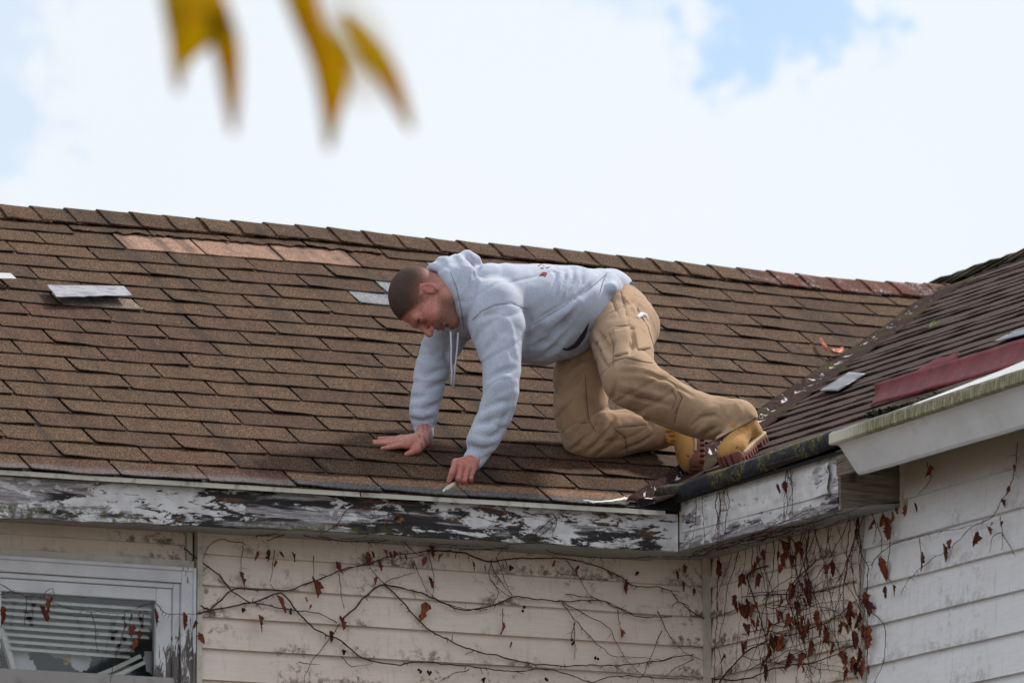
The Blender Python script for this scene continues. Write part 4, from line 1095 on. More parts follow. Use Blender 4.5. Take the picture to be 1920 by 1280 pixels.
for L in ([(1168, 704), (1205, 706), (1250, 722), (1290, 746)], [(1150, 690), (1190, 690), (1235, 700)], [(1300, 790), (1318, 770), (1345, 765)], [(1372, 750), (1364, 785), (1345, 812)], [(1305, 815), (1318, 800), (1330, 790)], [(1125, 800), (1140, 775), (1152, 770)], [(1095, 832), (1118, 806), (1134, 775)], [(1108, 848), (1135, 826), (1160, 796)],
          [(1055, 715), (1085, 690), (1112, 678)], [(1048, 775), (1078, 738), (1100, 708)], [(1178, 772), (1205, 776), (1220, 792)], [(1160, 720), (1210, 735), (1258, 748)], [(1112, 625), (1130, 655), (1144, 684)], [(1225, 640), (1238, 655), (1243, 672)], [(1170, 555), (1186, 572), (1196, 596)], [(1380, 755), (1395, 785), (1402, 806)]): G_(L, .011, .0065, .007)
V, F = leg_f.mesh(); V = relax(V, F, 1, 0.45); V = crumple(V, leg_f, 12, 0.0040, [(7, 0.0042)])
trousers = sculpt('trousers', V, F, M['trousers'], person)
def seams(f, lines, mat, parent, r=0.0011):
    for L in lines:
        D = []
        for a, b in zip(L[:-1], L[1:]):
            n = max(1, int(math.dist(a, b)/6)); D += [(a[0]+(b[0]-a[0])*i/n, a[1]+(b[1]-a[1])*i/n) for i in range(n)]
        H = f.hits(D+[L[-1]])
        if len(H) < 2 or np.linalg.norm(np.diff(H, axis=0), axis=1).max() > 0.04: continue
        mb = MB(); mb.tube(H+f.normal(H)*0.0016, r, 4); o = mb.build('seam', mat, parent); o.matrix_parent_inverse = parent_inverse(parent)
def lens(name, axis, half, f, mat, parent, n=14):
    """a narrow opening along a line over the cloth"""
    D = np.array(axis, float); cum = np.r_[0, np.cumsum(np.linalg.norm(np.diff(D, axis=0), axis=1))]; rows = []
    for i in range(n+1):
        t = cum[-1]*i/n; c = np.array([np.interp(t, cum, D[:, k]) for k in (0, 1)]); d = np.array([np.interp(t+1, cum, D[:, k])-np.interp(t-1, cum, D[:, k]) for k in (0, 1)]); d /= np.linalg.norm(d)+1e-9
        w = half*max(0.04, math.sin(math.pi*i/n))**0.8; nn = np.array([-d[1], d[0]])
        H = f.hits([c+nn*w*q for q in (-1, -.5, 0, .5, 1)])
        if len(H) < 5: continue
        rows.append([tuple(h+m*0.0016) for h, m in zip(H, f.normal(H))])
    v, q = solid_sheet(rows, tuple(CF*0.003)); o = link(name, mesh(name, v, q, True), mat); o.parent = parent; o.matrix_parent_inverse = parent_inverse(parent)
lens('pocket_opening', [(1050, 652), (1064, 655), (1080, 647), (1093, 630), (1104, 605)], 4.6, hood_f, M['navy'], hoodie)
sm_k = simple('khaki_thread', (0.13, 0.08, 0.05), 0.2, 90, 0.9); sm_g = simple('grey_thread', (0.20, 0.22, 0.28), 0.2, 90, 0.9)
seams(leg_f, ([(1143, 622), (1150, 650), (1150, 688)], [(1142, 684), (1152, 676), (1175, 671), (1200, 677), (1230, 682)], [(1132, 548), (1150, 568), (1162, 600)], [(1097, 702), (1100, 750), (1104, 788), (1117, 810)], [(1048, 814), (1082, 793), (1104, 792)], [(1152, 801), (1180, 799), (1213, 796)], [(1150, 803), (1171, 818), (1176, 848)], [(1266, 724), (1279, 745), (1270, 765), (1263, 798)], [(1164, 545), (1172, 575), (1177, 608)], [(1202, 592), (1215, 615), (1230, 664)], [(1138, 617), (1150, 613), (1180, 610)], [(1255, 724), (1268, 745), (1260, 765)], [(1345, 832), (1362, 820), (1390, 800)]), sm_k, trousers)
seams(hood_f, ([(886, 600), (904, 583), (930, 571), (958, 569), (988, 579)], [(1000, 607), (1055, 576), (1095, 549), (1135, 516)], [(1138, 512), (1130, 530), (1122, 556), (1112, 585)], [(1046, 655), (1060, 666), (1082, 663), (1097, 648)], [(842, 505), (856, 540), (866, 585), (870, 615)]), sm_g, hoodie)
patch('cargo_pocket', [(1150, 618), (1181, 613), (1178, 664), (1153, 668)], leg_f, .0012, M['trousers'], trousers)
patch('seat_pocket', [(1186, 606), (1210, 602), (1226, 652), (1196, 658)], leg_f, .0012, M['trousers'], trousers)
# red print on the back of the hoodie: worn strokes
redp = simple('red_print', (0.42, 0.07, 0.075), 0.35, 90, 0.9)
strokes = [[(1013, 516), (1018, 511), (1026, 513)], [(1018, 511), (1023, 518)], [(1016, 514), (1024, 516)], [(1010, 499), (1014, 496), (1019, 499)], [(1014, 503), (1019, 503)], [(920, 490), (930, 488), (942, 489)], [(950, 491), (962, 489), (972, 489)], [(897, 495), (905, 492)], [(912, 492), (926, 490)], [(944, 493), (958, 494)], [(930, 494), (940, 493)], [(1024, 503), (1030, 501)], [(980, 494), (990, 492)]]
for L in strokes:
    H = hood_f.hits(L)
    if len(H) != len(L): continue
    mb = MB(); mb.tube([h+n*0.0002 for h, n in zip(H, hood_f.normal(H))], 0.0026, 5); o = mb.build('back_print', redp, hoodie); o.matrix_parent_inverse = parent_inverse(hoodie)
# drawstrings
for L in ([(845, 622, .235), (846, 650, .225), (846, 680, .222), (847, 700, .222), (846, 722, .222)], [(859, 624, .24), (857, 655, .235), (853, 690, .235), (850, 726, .235)]):
    mb = MB(); mb.tube([P3(*q) for q in L], 0.0034, 6); o = mb.build('drawstring', M['cord'], hoodie, True)

# --- head, hands and the body under the clothes: one mesh
head_c = P3(795, 560, .315); S_ = 0.965
up_h = -0.985*CR+0.11*CU-0.06*CF; up_h /= np.linalg.norm(up_h)
fw_h = -0.12*CR-0.95*CU-0.28*CF; fw_h -= up_h*(fw_h @ up_h); fw_h /= np.linalg.norm(fw_h)
lf_h = np.cross(up_h, fw_h)
HR = np.stack([lf_h, fw_h, up_h], 1)                    # columns: left, forward, up
def hd(x, y, z): return head_c+HR @ (np.array([x, y, z])*S_)
hf = Field(head_c-0.21, head_c+0.21, 0.0022)
hf.ball(hd(0, -.010, .033), np.array([.077, .100, .090])*S_, 0.0, HR)
hf.ball(hd(0, .034, -.045), np.array([.060, .066, .078])*S_, .035, HR)
hf.ball(hd(0, .072, -.105), .023*S_, .03); 
for s in (-1, 1):
    hf.ball(hd(s*.047, .004, -.070), .024*S_, .03); hf.ball(hd(s*.043, .066, -.028), .027*S_, .03)
hf.chain([hd(-.042, .083, .020), hd(0, .094, .020), hd(.042, .083, .020)], .013*S_, .018)
hf.chain([hd(0, .094, .016), hd(0, .108, -.008), hd(0, .122, -.030)], np.array([.0085, .0095, .0135])*S_, .010)
for s in (-1, 1):
    hf.ball(hd(s*.0125, .110, -.036), .0095*S_, .007)
    hf.ball(hd(s*.034, .101, -.003), .0165*S_, .012, None, True)
    hf.ball(hd(s*.033, .079, -.003), .0150*S_, .004)
    hf.chain([hd(s*.018, .0925, -.007), hd(s*.033, .0955, -.009), hd(s*.047, .088, -.006)], .0022*S_, .003)
    hf.chain([hd(s*.019, .0945, .006), hd(s*.034, .097, .007), hd(s*.050, .087, .004)], .0030*S_, .005)
hf.chain([hd(-.022, .088, -.061), hd(0, .101, -.060), hd(.022, .088, -.061)], .0075*S_, .008); hf.chain([hd(-.020, .087, -.074), hd(0, .099, -.075), hd(.020, .087, -.074)], .0085*S_, .008)
hf.chain([hd(-.026, .090, -.0675), hd(0, .110, -.0675), hd(.026, .090, -.0675)], .0035*S_, .003, None, True)
hf.chain([hd(-.02, .094, -.088), hd(.02, .094, -.088)], .006*S_, .008, None, True)
for s in (-1, 1):                                        # ears: rim, lobe and hollow
    ey, ez = -.012, -.012
    rim = [hd(s*(.074+.010*math.sin(t/2)), ey+.004-.020*math.sin(t)-0.002, ez+.004+.030*math.cos(t)) for t in np.linspace(-0.5, 2.9, 9)]
    hf.ball(hd(s*.075, ey-.004, ez), np.array([.008, .017, .028])*S_, .006, HR)
    hf.chain(rim, np.array([.0045]*6+[.0055, .007, .007])*S_, .004)
    hf.ball(hd(s*.087, ey+.001, ez+.001), np.array([.0075, .010, .015])*S_, .004, HR, True)
hf.chain([hd(0, -.025, -.045), hd(0, -.062, -.105), P3(885, 568, .335)], [.060, .058, .070], .03)
# the sleeve of hair colour comes from the head's own shape
V1, F1 = hf.mesh(); V1 = relax(V1, F1, 1, 0.4)
q = (V1-head_c) @ HR/S_
def sst(x, a, b): t = np.clip((x-a)/(b-a), 0, 1); return t*t*(3-2*t)
line = q[:, 2]-(-0.050+1.36*q[:, 1])                     # hairline from the forehead down to the sideburn
hmask = sst(line, -0.006, 0.030)*sst(q[:, 2], -.085, -.03)*np.where(np.abs(q[:, 0]) > .0745, np.where((q[:, 1] < .012) & (q[:, 1] > -.04) & (q[:, 2] < .022) & (q[:, 2] > -.055), 0, 1), 1)
dark = 0.10+0.82*sst(q[:, 2]-0.25*np.minimum(q[:, 1], 0)+0.25*np.maximum(q[:, 1], 0), -.025, .090)
hair_v = hmask*dark
stub = 0.62*sst(-q[:, 2], .038, .065)*sst(q[:, 1], -.015, .02)*(1-sst(q[:, 2], -.045, -.03))
brow = np.exp(-((q[:, 2]-.014)/.0055)**2)*sst(np.abs(q[:, 0]), .010, .016)*(1-sst(np.abs(q[:, 0]), .050, .056))*sst(q[:, 1], .06, .08)
stub = np.maximum(stub, 0.75*brow)
lash = np.exp(-((q[:, 2]+.0075)/.0042)**2)*np.exp(-((np.abs(q[:, 0])-.033)/.015)**2)*sst(q[:, 1], .08, .088); stub = np.maximum(stub, 0.95*lash)
# hands
def roofp(L): return np.array([at_roof(x, y, h) for x, y, h in L])
hand_r = roofp([(794, 822, .06)])[0]
rf = Field(hand_r-np.array([.24, .16, .16]), hand_r+np.array([.14, .16, .16]), 0.0026)
wr = at_roof(791, 823, .056)
fing = {'i': [(763, 834, .043), (745, 836, .040), (730, 838.5, .028), (717, 840.5, .0215)], 'm': [(755, 829.5, .047), (734, 830.5, .041), (717, 831, .029), (703, 831.5, .0215)],
        'r': [(752, 825.5, .045), (732, 826.5, .039), (715, 827.5, .028), (701, 828, .0210)], 'p': [(753, 822, .040), (737, 822, .034), (724, 822, .026), (711, 822, .0205)]}
for k, L in fing.items():
    p = roofp(L); w = .92 if k == 'p' else 1.0
    rf.chain(p, np.array([.0105, .0093, .0082, .0070])*w, .004)
    rf.chain([wr, p[0]], [.019, .0125], .012)
p = roofp([(789, 832, .045), (781, 842, .036), (771, 848, .029), (762, 851.5, .0225)]); rf.chain(p, [.0185, .0135, .0112, .0085], .007)
rf.chain([wr, p[1]], [.020, .014], .012)
rf.chain([wr, P3(795, 806, .424)], [.0255, .0275], .012); rf.chain([at_roof(776, 829, .043), at_roof(766, 826, .04)], [.018, .013], .015)
V2, F2 = rf.mesh()
lfld = Field(P3(866, 885, .11)-np.array([.12, .12, .12]), P3(866, 885, .11)+np.array([.13, .13, .13]), 0.0026)
wl_ = P3(889, 862, .125)
fingl = {'i': [(855, 867, .098), (846.5, 887, .088), (842.5, 900, .096), (838.5, 911, .106)], 'm': [(865, 873, .092), (859, 897, .080), (861, 908, .100), (866, 903, .120)],
         'r': [(875.5, 877, .092), (870.5, 900, .080), (872, 909, .100), (875, 903, .118)], 'p': [(885, 880, .098), (882, 897, .088), (882, 904, .104), (882, 899, .118)]}
for k, L in fingl.items():
    p = np.array([P3(*q_) for q_ in L]); w = .90 if k == 'p' else 1.0
    lfld.chain(p, np.array([.0115, .0098, .0088, .0075])*w, .003)
    lfld.chain([wl_, p[0]], [.021, .0125], .012)
p = np.array([P3(*q_) for q_ in [(874, 866, .135), (858, 884, .135), (850, 897, .130), (846, 906, .122)]]); lfld.chain(p, [.018, .0135, .0108, .0085], .006)
lfld.chain([wl_, P3(898, 850, .127)], [.026, .0285], .012)
V3, F3 = lfld.mesh()
core = Field(np.minimum(nodes(shin_l)[0].min(0), nodes(arm_r)[0].min(0))-0.15, np.maximum(nodes(shin_l)[0].max(0), nodes(torso)[0].max(0))+0.2, 0.012)
for L, sc in ((torso, .72), (arm_l, .58), (arm_r, .58), (thigh_l, .65), (shin_l, .55), (thigh_r, .65), (shin_r, .55)):
    p, r = nodes(L); core.chain(p, r*sc, .02)
core.chain([P3(888, 562, .33), P3(930, 570, .33)], [.06, .08], .03); core.chain([P3(900, 845, .126), P3(890, 860, .126)], .026, .01); core.chain([P3(793, 790, .428), P3(795, 810, .423)], .025, .01)
V4, F4 = core.mesh()
VV = np.concatenate([V1, V2, V3, V4]); FF = np.concatenate([F1, F2+len(V1), F3+len(V1)+len(V2), F4+len(V1)+len(V2)+len(V3)])
z2 = np.zeros(len(VV)); st = z2.copy(); st[:len(V1)] = stub
ink = z2.copy(); w2 = V2-np.array(at_roof(786, 818, .075))
tat = np.sin(w2[:, 0]*260+w2[:, 2]*120)*np.sin(w2[:, 1]*210-w2[:, 0]*90)
ink[len(V1):len(V1)+len(V2)] = 0.65*sst(tat, 0.25, 0.5)*sst(V2[:, 0], wr[0]-0.030, wr[0]-0.022)
body = sculpt('body', VV, FF, M['skin'], person, {'stubble': st, 'ink': ink})
keep = (hair_v[F1] > 0.02).any(1); fk = F1[keep]; uq, inv = np.unique(fk, return_inverse=True); N1 = hf.normal(V1[uq])
hv = V1[uq]+N1*(0.0005+0.0020*hair_v[uq])[:, None]
sculpt('hair', hv, inv.reshape(-1, 4), M['hair'], person, {'hair': hair_v[uq]})

# --- boots
def build_boot(spec, name, laces, SC=0.90):
    fw = spec['fwd'][0]*CR+spec['fwd'][1]*CU-spec['fwd'][2]*CF; fw /= np.linalg.norm(fw)
    up = spec['up'][0]*CR+spec['up'][1]*CU-spec['up'][2]*CF; up -= fw*(up @ fw); up /= np.linalg.norm(up)
    lat = np.cross(up, fw); R = np.stack([fw, lat, up], 1); o0 = spec['ball']
    T = lambda V: o0+(V*SC) @ R.T
    lo, hi = (-.24, -.09, -.02), (.14, .09, .28)
    u = Field(lo, hi, 0.0032)
    u.ball((.030, 0, .058), (.070, .050, .043), 0); u.chain([(.01, 0, .062), (-.06, 0, .082), (-.105, 0, .10)], [.042, .044, .048], .02)
    u.chain([(-.145, 0, .055), (-.140, 0, .085)], [.041, .038], .02); u.chain([(-.115, 0, .085), (-.116, 0, .115)], [.045, .043], .02)
    u.chain([(.062, -.04, .062), (.055, 0, .078), (.062, .04, .062)], .004, .004, None, True)             # toe seam
    u.chain([(-.02, .05, .05), (-.045, .046, .085), (-.07, .03, .12)], .003, .003, None, True); u.chain([(-.02, -.05, .05), (-.045, -.046, .085), (-.07, -.03, .12)], .003, .003, None, True)
    u.chain([(-.035, .0, .126), (-.085, 0, .155)], .017, .010)                                            # tongue
    u.cut(lambda P: P[..., 2]-0.031, (-.3, -.2, -.1), (.3, .2, .04))
    V, F = u.mesh(); boot = sculpt(name, T(relax(V, F, 1)), F, M['boot'], person)
    outline = np.array([(-.148, 0, 0), (-.07, 0, 0), (.012, -.004, 0), (.058, 0, 0)]); orad = np.array([.043, .040, .052, .047])
    def flat(P, grow=0.0):
        Q = P.copy(); Q[..., 2] = 0; return chain_d(Q, outline, orad+grow)
    s_ = Field(lo, hi, 0.0030)
    def sole(P):
        d = flat(P, 0.004); top = 0.031+0.026*sst(P[..., 0], .035, .08)
        d = np.maximum(d, np.maximum(P[..., 2]-top, -P[..., 2]))
        lug = (np.abs(((P[..., 0]+0.3) % 0.0235)-0.0118)-0.0048); edge_ = -(flat(P)+0.016)
        notch = np.maximum(np.maximum(lug, P[..., 2]-0.018), edge_)
        arch = np.maximum(np.abs(P[..., 0]+0.082)-0.012, P[..., 2]-0.014)
        chan = np.maximum(np.maximum(np.abs(P[..., 1])-0.004, P[..., 2]-0.006), -0.2)
        bump = np.maximum(np.maximum(np.abs(((P[..., 1]+0.3) % 0.021)-0.0105)-0.003, -(P[..., 0]-.088)), 0*P[..., 2]-0.02)
        return np.maximum(np.maximum(np.maximum(d, -notch), -arch), np.maximum(-chan, -bump))
    s_.union(sole, lo, hi); V, F = s_.mesh(); sculpt('sole', T(V), F, M['rubber'], boot)
    m_ = Field(lo, hi, 0.0030)
    m_.union(lambda P: np.maximum(np.maximum(flat(P, 0.0050), np.abs(P[..., 2]-0.0345)-0.0052), P[..., 0]-0.042), lo, hi)
    V, F = m_.mesh(); sculpt('midsole', T(V), F, M['midsole'], boot)
    if laces:
        for k in range(4):
            x = -.028-.020*k; z = .112+.014*k
            mb = MB(); mb.tube([T(np.array([x-.004, -.030, z-.014])), T(np.array([x, -.012, z+.012])), T(np.array([x+.002, .012, z+.012])), T(np.array([x+.006, .030, z-.014]))], 0.0035, 6); mb.build('lace', M['lace'], boot, True)
    return boot
build_boot(boot_l, 'boot', True); build_boot(boot_r, 'boot', True)
# --- the tool in the hand
tm = Mat('pale_tool_handle', 0.45, 0.5); tm.color(tm.mix(tm.noise(tm.pos(), 60, 3), (0.50, 0.45, 0.38), (0.68, 0.64, 0.58)))
a, b = at_roof(831, 921, 0.026), P3(859, 903, .108); d = b-a; n_ = d/np.linalg.norm(d); w = np.cross(n_, CF); w /= np.linalg.norm(w); t = np.cross(w, n_)
tool = empty('scraper', tuple(a)); tag(tool, 'pale slim scraper held in the near hand at the eave', 'tool')
v, f = solid_sheet([[tuple(a+n_*s*0.042+w*x) for x in (-.008*(0.6+s*.4), .008*(0.6+s*.4))] for s in (0, .35, 1)], tuple(t*0.0015)); o = link('blade', mesh('blade', v, f), M['white_metal'], tool); o.matrix_parent_inverse = parent_inverse(tool)
mb = MB(); rows = []
for s, wd in ((0.030, .0075), (0.045, .0085), (0.09, .0085), (0.13, .0070)):
    c = a+n_*s; rows.append([tuple(c+w*wd*math.cos(q_)+t*0.0042*math.sin(q_)) for q_ in np.linspace(0, 2*math.pi, 9)[:-1]])
mb.strip(rows, True); mb.f += [tuple(range(7, -1, -1)), tuple(range(24, 32))]
o = mb.build('handle', tm.m, tool, True); o.matrix_parent_inverse = parent_inverse(tool)
# ------------------------------------------------------------------ loose things on the roof
def wp(y, x_img=None): pass
# red bent metal strip standing along the wing roof edge
redm = Mat('faded_red_metal', 0.55, 0.4); rp = redm.pos(); rn = redm.noise(rp, 18, 5, .65)
rc = redm.mix(redm.range(rn, .35, .7), (0.145, 0.012, 0.017), (0.225, 0.028, 0.035)); rc = redm.mix(redm.range(redm.noise(rp, 70, 3), .66, .72), rc, (0.03, 0.012, 0.012)); redm.color(rc)
A = np.array(at_wing(1620, 768, 0.03)); B = np.array(at_wing(1930, 682, 0.03)); red = empty('red_metal_strip', tuple(A)); tag(red, 'dented dark red metal strip lying along the roof edge above the white gutter', 'metal strip')
ext = B+(B-A)*0.35
rows = []
for i in range(40):
    t = i/39; p = A+(ext-A)*t; hgt = 0.088+0.012*t; lean = np.array([0.030, -0.004, 0]); wob = 0.006*nz(t*9, 3)+0.004*nz(t*21, 1); gap = 0.004+0.030*max(0, nz(t*5, 7))
    cut = 0.045*max(0, 1-t*22)
    rows.append([tuple(p+np.array([wob+0.010*math.sin(s*3.1), cut*0.8*(1-s)*-1, gap*(1-s)+hgt*s*1.0])+lean*s*1.2) for s in (0, .2, .45, .7, .88, 1.0)])
v, f = solid_sheet(rows, (0.0018, 0.0008, 0)); o = link('strip', mesh('strip', v, f, True), redm.m, red); o.matrix_parent_inverse = parent_inverse(red)
rows = []
C0, C1 = np.array(at_wing(1692, 712, 0.05)), np.array(at_wing(1792, 680, 0.05))
for i in range(16):
    t = i/15; p = C0+(C1-C0)*t; h = 0.004+0.034*math.sin(min(1, t*1.25)*math.pi*0.62)
    rows.append([tuple(p+np.array([0.012*s, 0, h*s+0.004*nz(t*6)])) for s in (0, .5, 1.0)])
v, f = solid_sheet(rows, (0.0016, 0, 0)); o = link('bent_flange', mesh('bent_flange', v, f, True), redm.m, red); o.matrix_parent_inverse = parent_inverse(red)
# moss heap behind the gutter end
def scatter(name, base_pts, n, size, mat, label, cat=None):
    mb = MB(); r = random.Random(5)
    for _ in range(n):
        a = base_pts[r.randrange(len(base_pts)-1)]; k = r.random(); i = r.randrange(len(base_pts)-1)
        p = np.array(base_pts[i])+(np.array(base_pts[i+1])-np.array(base_pts[i]))*r.random()+np.array([r.gauss(0, .018), r.gauss(0, .02), r.gauss(0.004, .005)])
        s = size*r.uniform(.5, 1.2); q = [p+np.array([r.uniform(-1, 1), r.uniform(-1, 1), r.uniform(-.2, 1)])*s for _ in range(4)]
        mb.add(q, [(0, 1, 2), (0, 2, 3), (0, 3, 1), (1, 3, 2)])
    o = mb.build(name, mat); tag(o, label, cat, None, 'stuff'); return o
mossm = simple('dark_moss', (0.022, 0.026, 0.008), 0.6, 80, 0.95)
scatter('moss', [at_wing(1640, 786, 0.02), at_wing(1700, 770, 0.02), at_wing(1780, 745, 0.02)], 900, 0.012, mossm, 'dark moss and leaf litter behind the gutter end')
# silver underside of a torn shingle, white strip, patches
silver = Mat('foil_underside', 0.45, 0.5); sn = silver.noise(silver.pos(), 30, 4); silver.color(silver.mix(silver.range(sn, .45, .62), (0.30, 0.30, 0.35), (0.17, 0.17, 0.21)))
def torn_sheet(name, corners, lifts, mat, label, cat, n=14, ragged=0.006, h0=0.016):
    a, b, c, d = [np.array(q, float) for q in corners]; rows = []
    for j in range(5):
        t = j/4; row = []
        for i in range(n+1):
            u = i/n; q = (a+(b-a)*u)*(1-t)+(d+(c-d)*u)*t
            l = lifts[0]*(1-t)+lifts[1]*t; rg = ragged*(nz(u*13, 2.2)+0.5*nz(u*31, 4)) if j == 4 else 0
            p = np.array(at_roof(q[0], q[1]+rg*300, h0+l)); row.append(tuple(p))
        rows.append(row)
    v, f = solid_sheet(rows, tuple(np.array([0, -ST, CT])*-0.003)); o = link(name, mesh(name, v, f), mat); tag(o, label, cat); return o
torn_sheet('torn_flap', [(88, 534), (232, 536), (248, 553), (106, 556)], (0.006, 0.018), silver.m, 'torn silvery shingle flap folded up on the brown roof', 'flap')
strip_m = simple('white_strip', (0.5, 0.5, 0.52), 0.08, 20, 0.5)
torn_sheet('white_strip', [(-90, 508), (20, 512), (31, 522), (-80, 520)], (0.010, 0.012), strip_m, 'flat white strip lying at the left on the roof', 'strip', 8, 0.0)
seal = Mat('silver_sealant', 0.6, 0.3); sln = seal.noise(seal.pos(), 25, 4); seal.color(seal.mix(sln, (0.15, 0.16, 0.19), (0.27, 0.28, 0.32)))
def wing_sheet(name, corners, mat, label, cat, h=0.026, n=10):
    a, b, c, d = [np.array(q, float) for q in corners]; rows = []
    for j in range(5):
        t = j/4; rows.append([tuple(np.array(at_wing(*((a+(b-a)*i/n)*(1-t)+(d+(c-d)*i/n)*t), h+0.006*nz(i*0.5, j*.7, 3)+0.003*(1-abs(2*t-1))))) for i in range(n+1)])
    v, f = solid_sheet(rows, (0, 0, -0.004)); o = link(name, mesh(name, v, f, True), mat); tag(o, label, cat); return o
wing_sheet('valley_patch', [(1538, 731), (1592, 697), (1622, 700), (1572, 731)], seal.m, 'grey metal patch sealing the roof valley', 'patch', 0.021)
wing_sheet('roof_patch', [(1862, 640), (1905, 618), (1960, 602), (1960, 616)], seal.m, 'bluish grey patch on the wing roof behind the red strip', 'patch', 0.022)
# pale grit caught in the slots between the tabs
grit = MB(); rg_ = random.Random(77)
for vv in range(0, 18):
    of = 0.0 if vv % 2 == 0 else 0.5; uu = of
    while uu*TAB < valley_x(vv*EXP*CT)-0.1:
        if rg_.random() < 0.75:
            for _ in range(rg_.randrange(1, 6)):
                p = Vector(roof_pt(uu*TAB-0.002+rg_.uniform(-.003, .003), (vv+rg_.random()**1.6*0.8)*EXP, 0.009+rg_.uniform(0, .003))); s_g = rg_.uniform(.0012, .0028)
                q = [p+Vector((rg_.uniform(-1, 1), rg_.uniform(-1, 1), rg_.uniform(-.4, 1)))*s_g for _ in range(4)]
                grit.add(q, [(0, 1, 2), (0, 2, 3), (0, 3, 1), (1, 3, 2)])
        uu += 1.0
tag(grit.build('roof_grit', simple('pale_grit', (0.60, 0.58, 0.58), 0.2, 90)), 'pale grit lodged in the slots between shingles', None, None, 'stuff')
# fallen leaves
leaf_red = Mat('fallen_leaf', 0.6, 0.4); leaf_red.color(leaf_red.mix(leaf_red.noise(leaf_red.pos(), 60, 3), (0.55, 0.16, 0.10), (0.66, 0.30, 0.20)))
def curled_leaf(name, pts, width, lift_, mat, label, place):
    rows = []; n = len(pts)
    for i, (x, y) in enumerate(pts):
        t = i/(n-1); w = width*math.sin(math.pi*min(max(t, .04), .96))**0.8; p = np.array(place(x, y, 0.020))
        nrm = np.array([0, -ST, CT]); side = np.array([0.35, -0.80, -0.5]); side /= np.linalg.norm(side)
        rows.append([tuple(p+side*w*s+nrm*(lift_*(abs(s)**1.5)+0.006*math.sin(t*3.1))) for s in (-1, -.5, 0, .5, 1)])
    v, f = solid_sheet(rows, (0, 0, -0.0008)); o = link(name, mesh(name, v, f, True), mat); tag(o, label, 'leaf'); return o
curled_leaf('fallen_leaf', [(1537, 637), (1540, 648), (1546, 657), (1555, 663), (1566, 665), (1574, 663), (1580, 655)], 0.019, 0.012, leaf_red.m, 'curled salmon pink leaf lying on the brown shingles', at_roof)
leaf_gr = simple('green_leaf', (0.16, 0.19, 0.06), 0.2, 50)
curled_leaf('fallen_leaf', [(1743, 614), (1748, 610), (1754, 607), (1760, 604)], 0.010, 0.004, leaf_gr, 'small green leaf lying on the dark wing roof', at_wing)
grassm = simple('green_stalk', (0.20, 0.24, 0.05), 0.2, 50)
mb = MB(); mb.tube([at_roof(1271, 848, .017), at_roof(1277, 855, .02), at_roof(1287, 857, .017)], 0.0016, 5); mb.tube([at_roof(1277, 855, .02), at_roof(1283, 852, .024)], 0.0013, 5); tag(mb.build('grass_stalk', grassm), 'thin green grass stalk lying on shingles beside the far boot', 'grass stalk')
ragm = simple('white_rag', (0.70, 0.70, 0.74), 0.08, 30, 0.9); rr_ = leg_f.hits([(1196, 595), (1203, 590), (1210, 592), (1214, 599)])
if len(rr_) == 4:
    rg = Field(rr_.min(0)-0.05, rr_.max(0)+0.05, 0.003); rg.chain(rr_, [.006, .0095, .0085, .005], .006); V, F = rg.mesh(); o = sculpt('rag', V, F, ragm, None); tag(o, 'white rag tucked in the seat pocket of the khaki trousers', 'rag')

# ------------------------------------------------------------------ dead creeper on walls and eaves
stem_m = Mat('creeper_bark', 0.85, 0.2); stem_m.color(stem_m.ramp(stem_m.noise(stem_m.pos(), 60, 3), [(0.3, (0.032, 0.013, 0.009)), (0.6, (0.090, 0.040, 0.028)), (0.8, (0.17, 0.10, 0.075))])); M['stem'] = stem_m.m
dry = Mat('withered_leaf', 0.75, 0.25); dr = dry.mix(dry.oi.outputs['Random'], (0.10, 0.022, 0.013), (0.30, 0.085, 0.040)); dr = dry.mix(dry.range(dry.noise(dry.pos(), 90, 3), .4, .7, 0, .7), dr, (0.05, 0.018, 0.012)); dry.color(dr); M['dry'] = dry.m
def leaf_mesh(seed):
    """a withered lobed leaf, folded along its midrib and curled, hanging from its stalk"""
    r = random.Random(seed); n = 9; rows = []
    lob = [0.12, 0.55, 0.95, 0.62, 0.85, 0.45, 0.60, 0.25, 0.04]
    fold = r.uniform(0.5, 1.2); curl = r.uniform(-1.5, 1.5); tw = r.uniform(-1.0, 1.0)
    for i in range(n):
        t = i/(n-1); w = lob[i]*r.uniform(.7, 1.15)*0.36
        z = -t; cx = 0.10*math.sin(curl*2*t); cy = 0.18*math.sin(curl*t*2.2)
        row = []
        for s in (-1, -.55, 0, .55, 1):
            a = tw*t+fold*(1 if s > 0 else -1)*abs(s)
            row.append((cx+s*w*math.cos(a)+r.uniform(-.03, .03)*abs(s), cy-abs(s)*w*math.sin(fold)+s*w*math.sin(tw*t)+r.uniform(-.05, .05)*abs(s), z+(r.uniform(-.10, .12) if abs(s) == 1 else 0)))
        rows.append(row)
    v, f = solid_sheet(rows, (0, 0.02, 0)); me = mesh('leaf', v, f, True); me.materials.append(M['dry']); return me
LEAVES = [leaf_mesh(k) for k in range(12)]
def main_pt(x, y, d=0.0): return at_y(x, y, YW-0.022-d)
def wing_wall_pt(x, y, d=0.0): return at_x(x, y, XW-0.022-d)
def eave_pt(x, y, d=0.0): return at_y(x, y, 0.018-d)
def soff_pt(x, y, d=0.0): return at_y(x, y, 0.16-d)
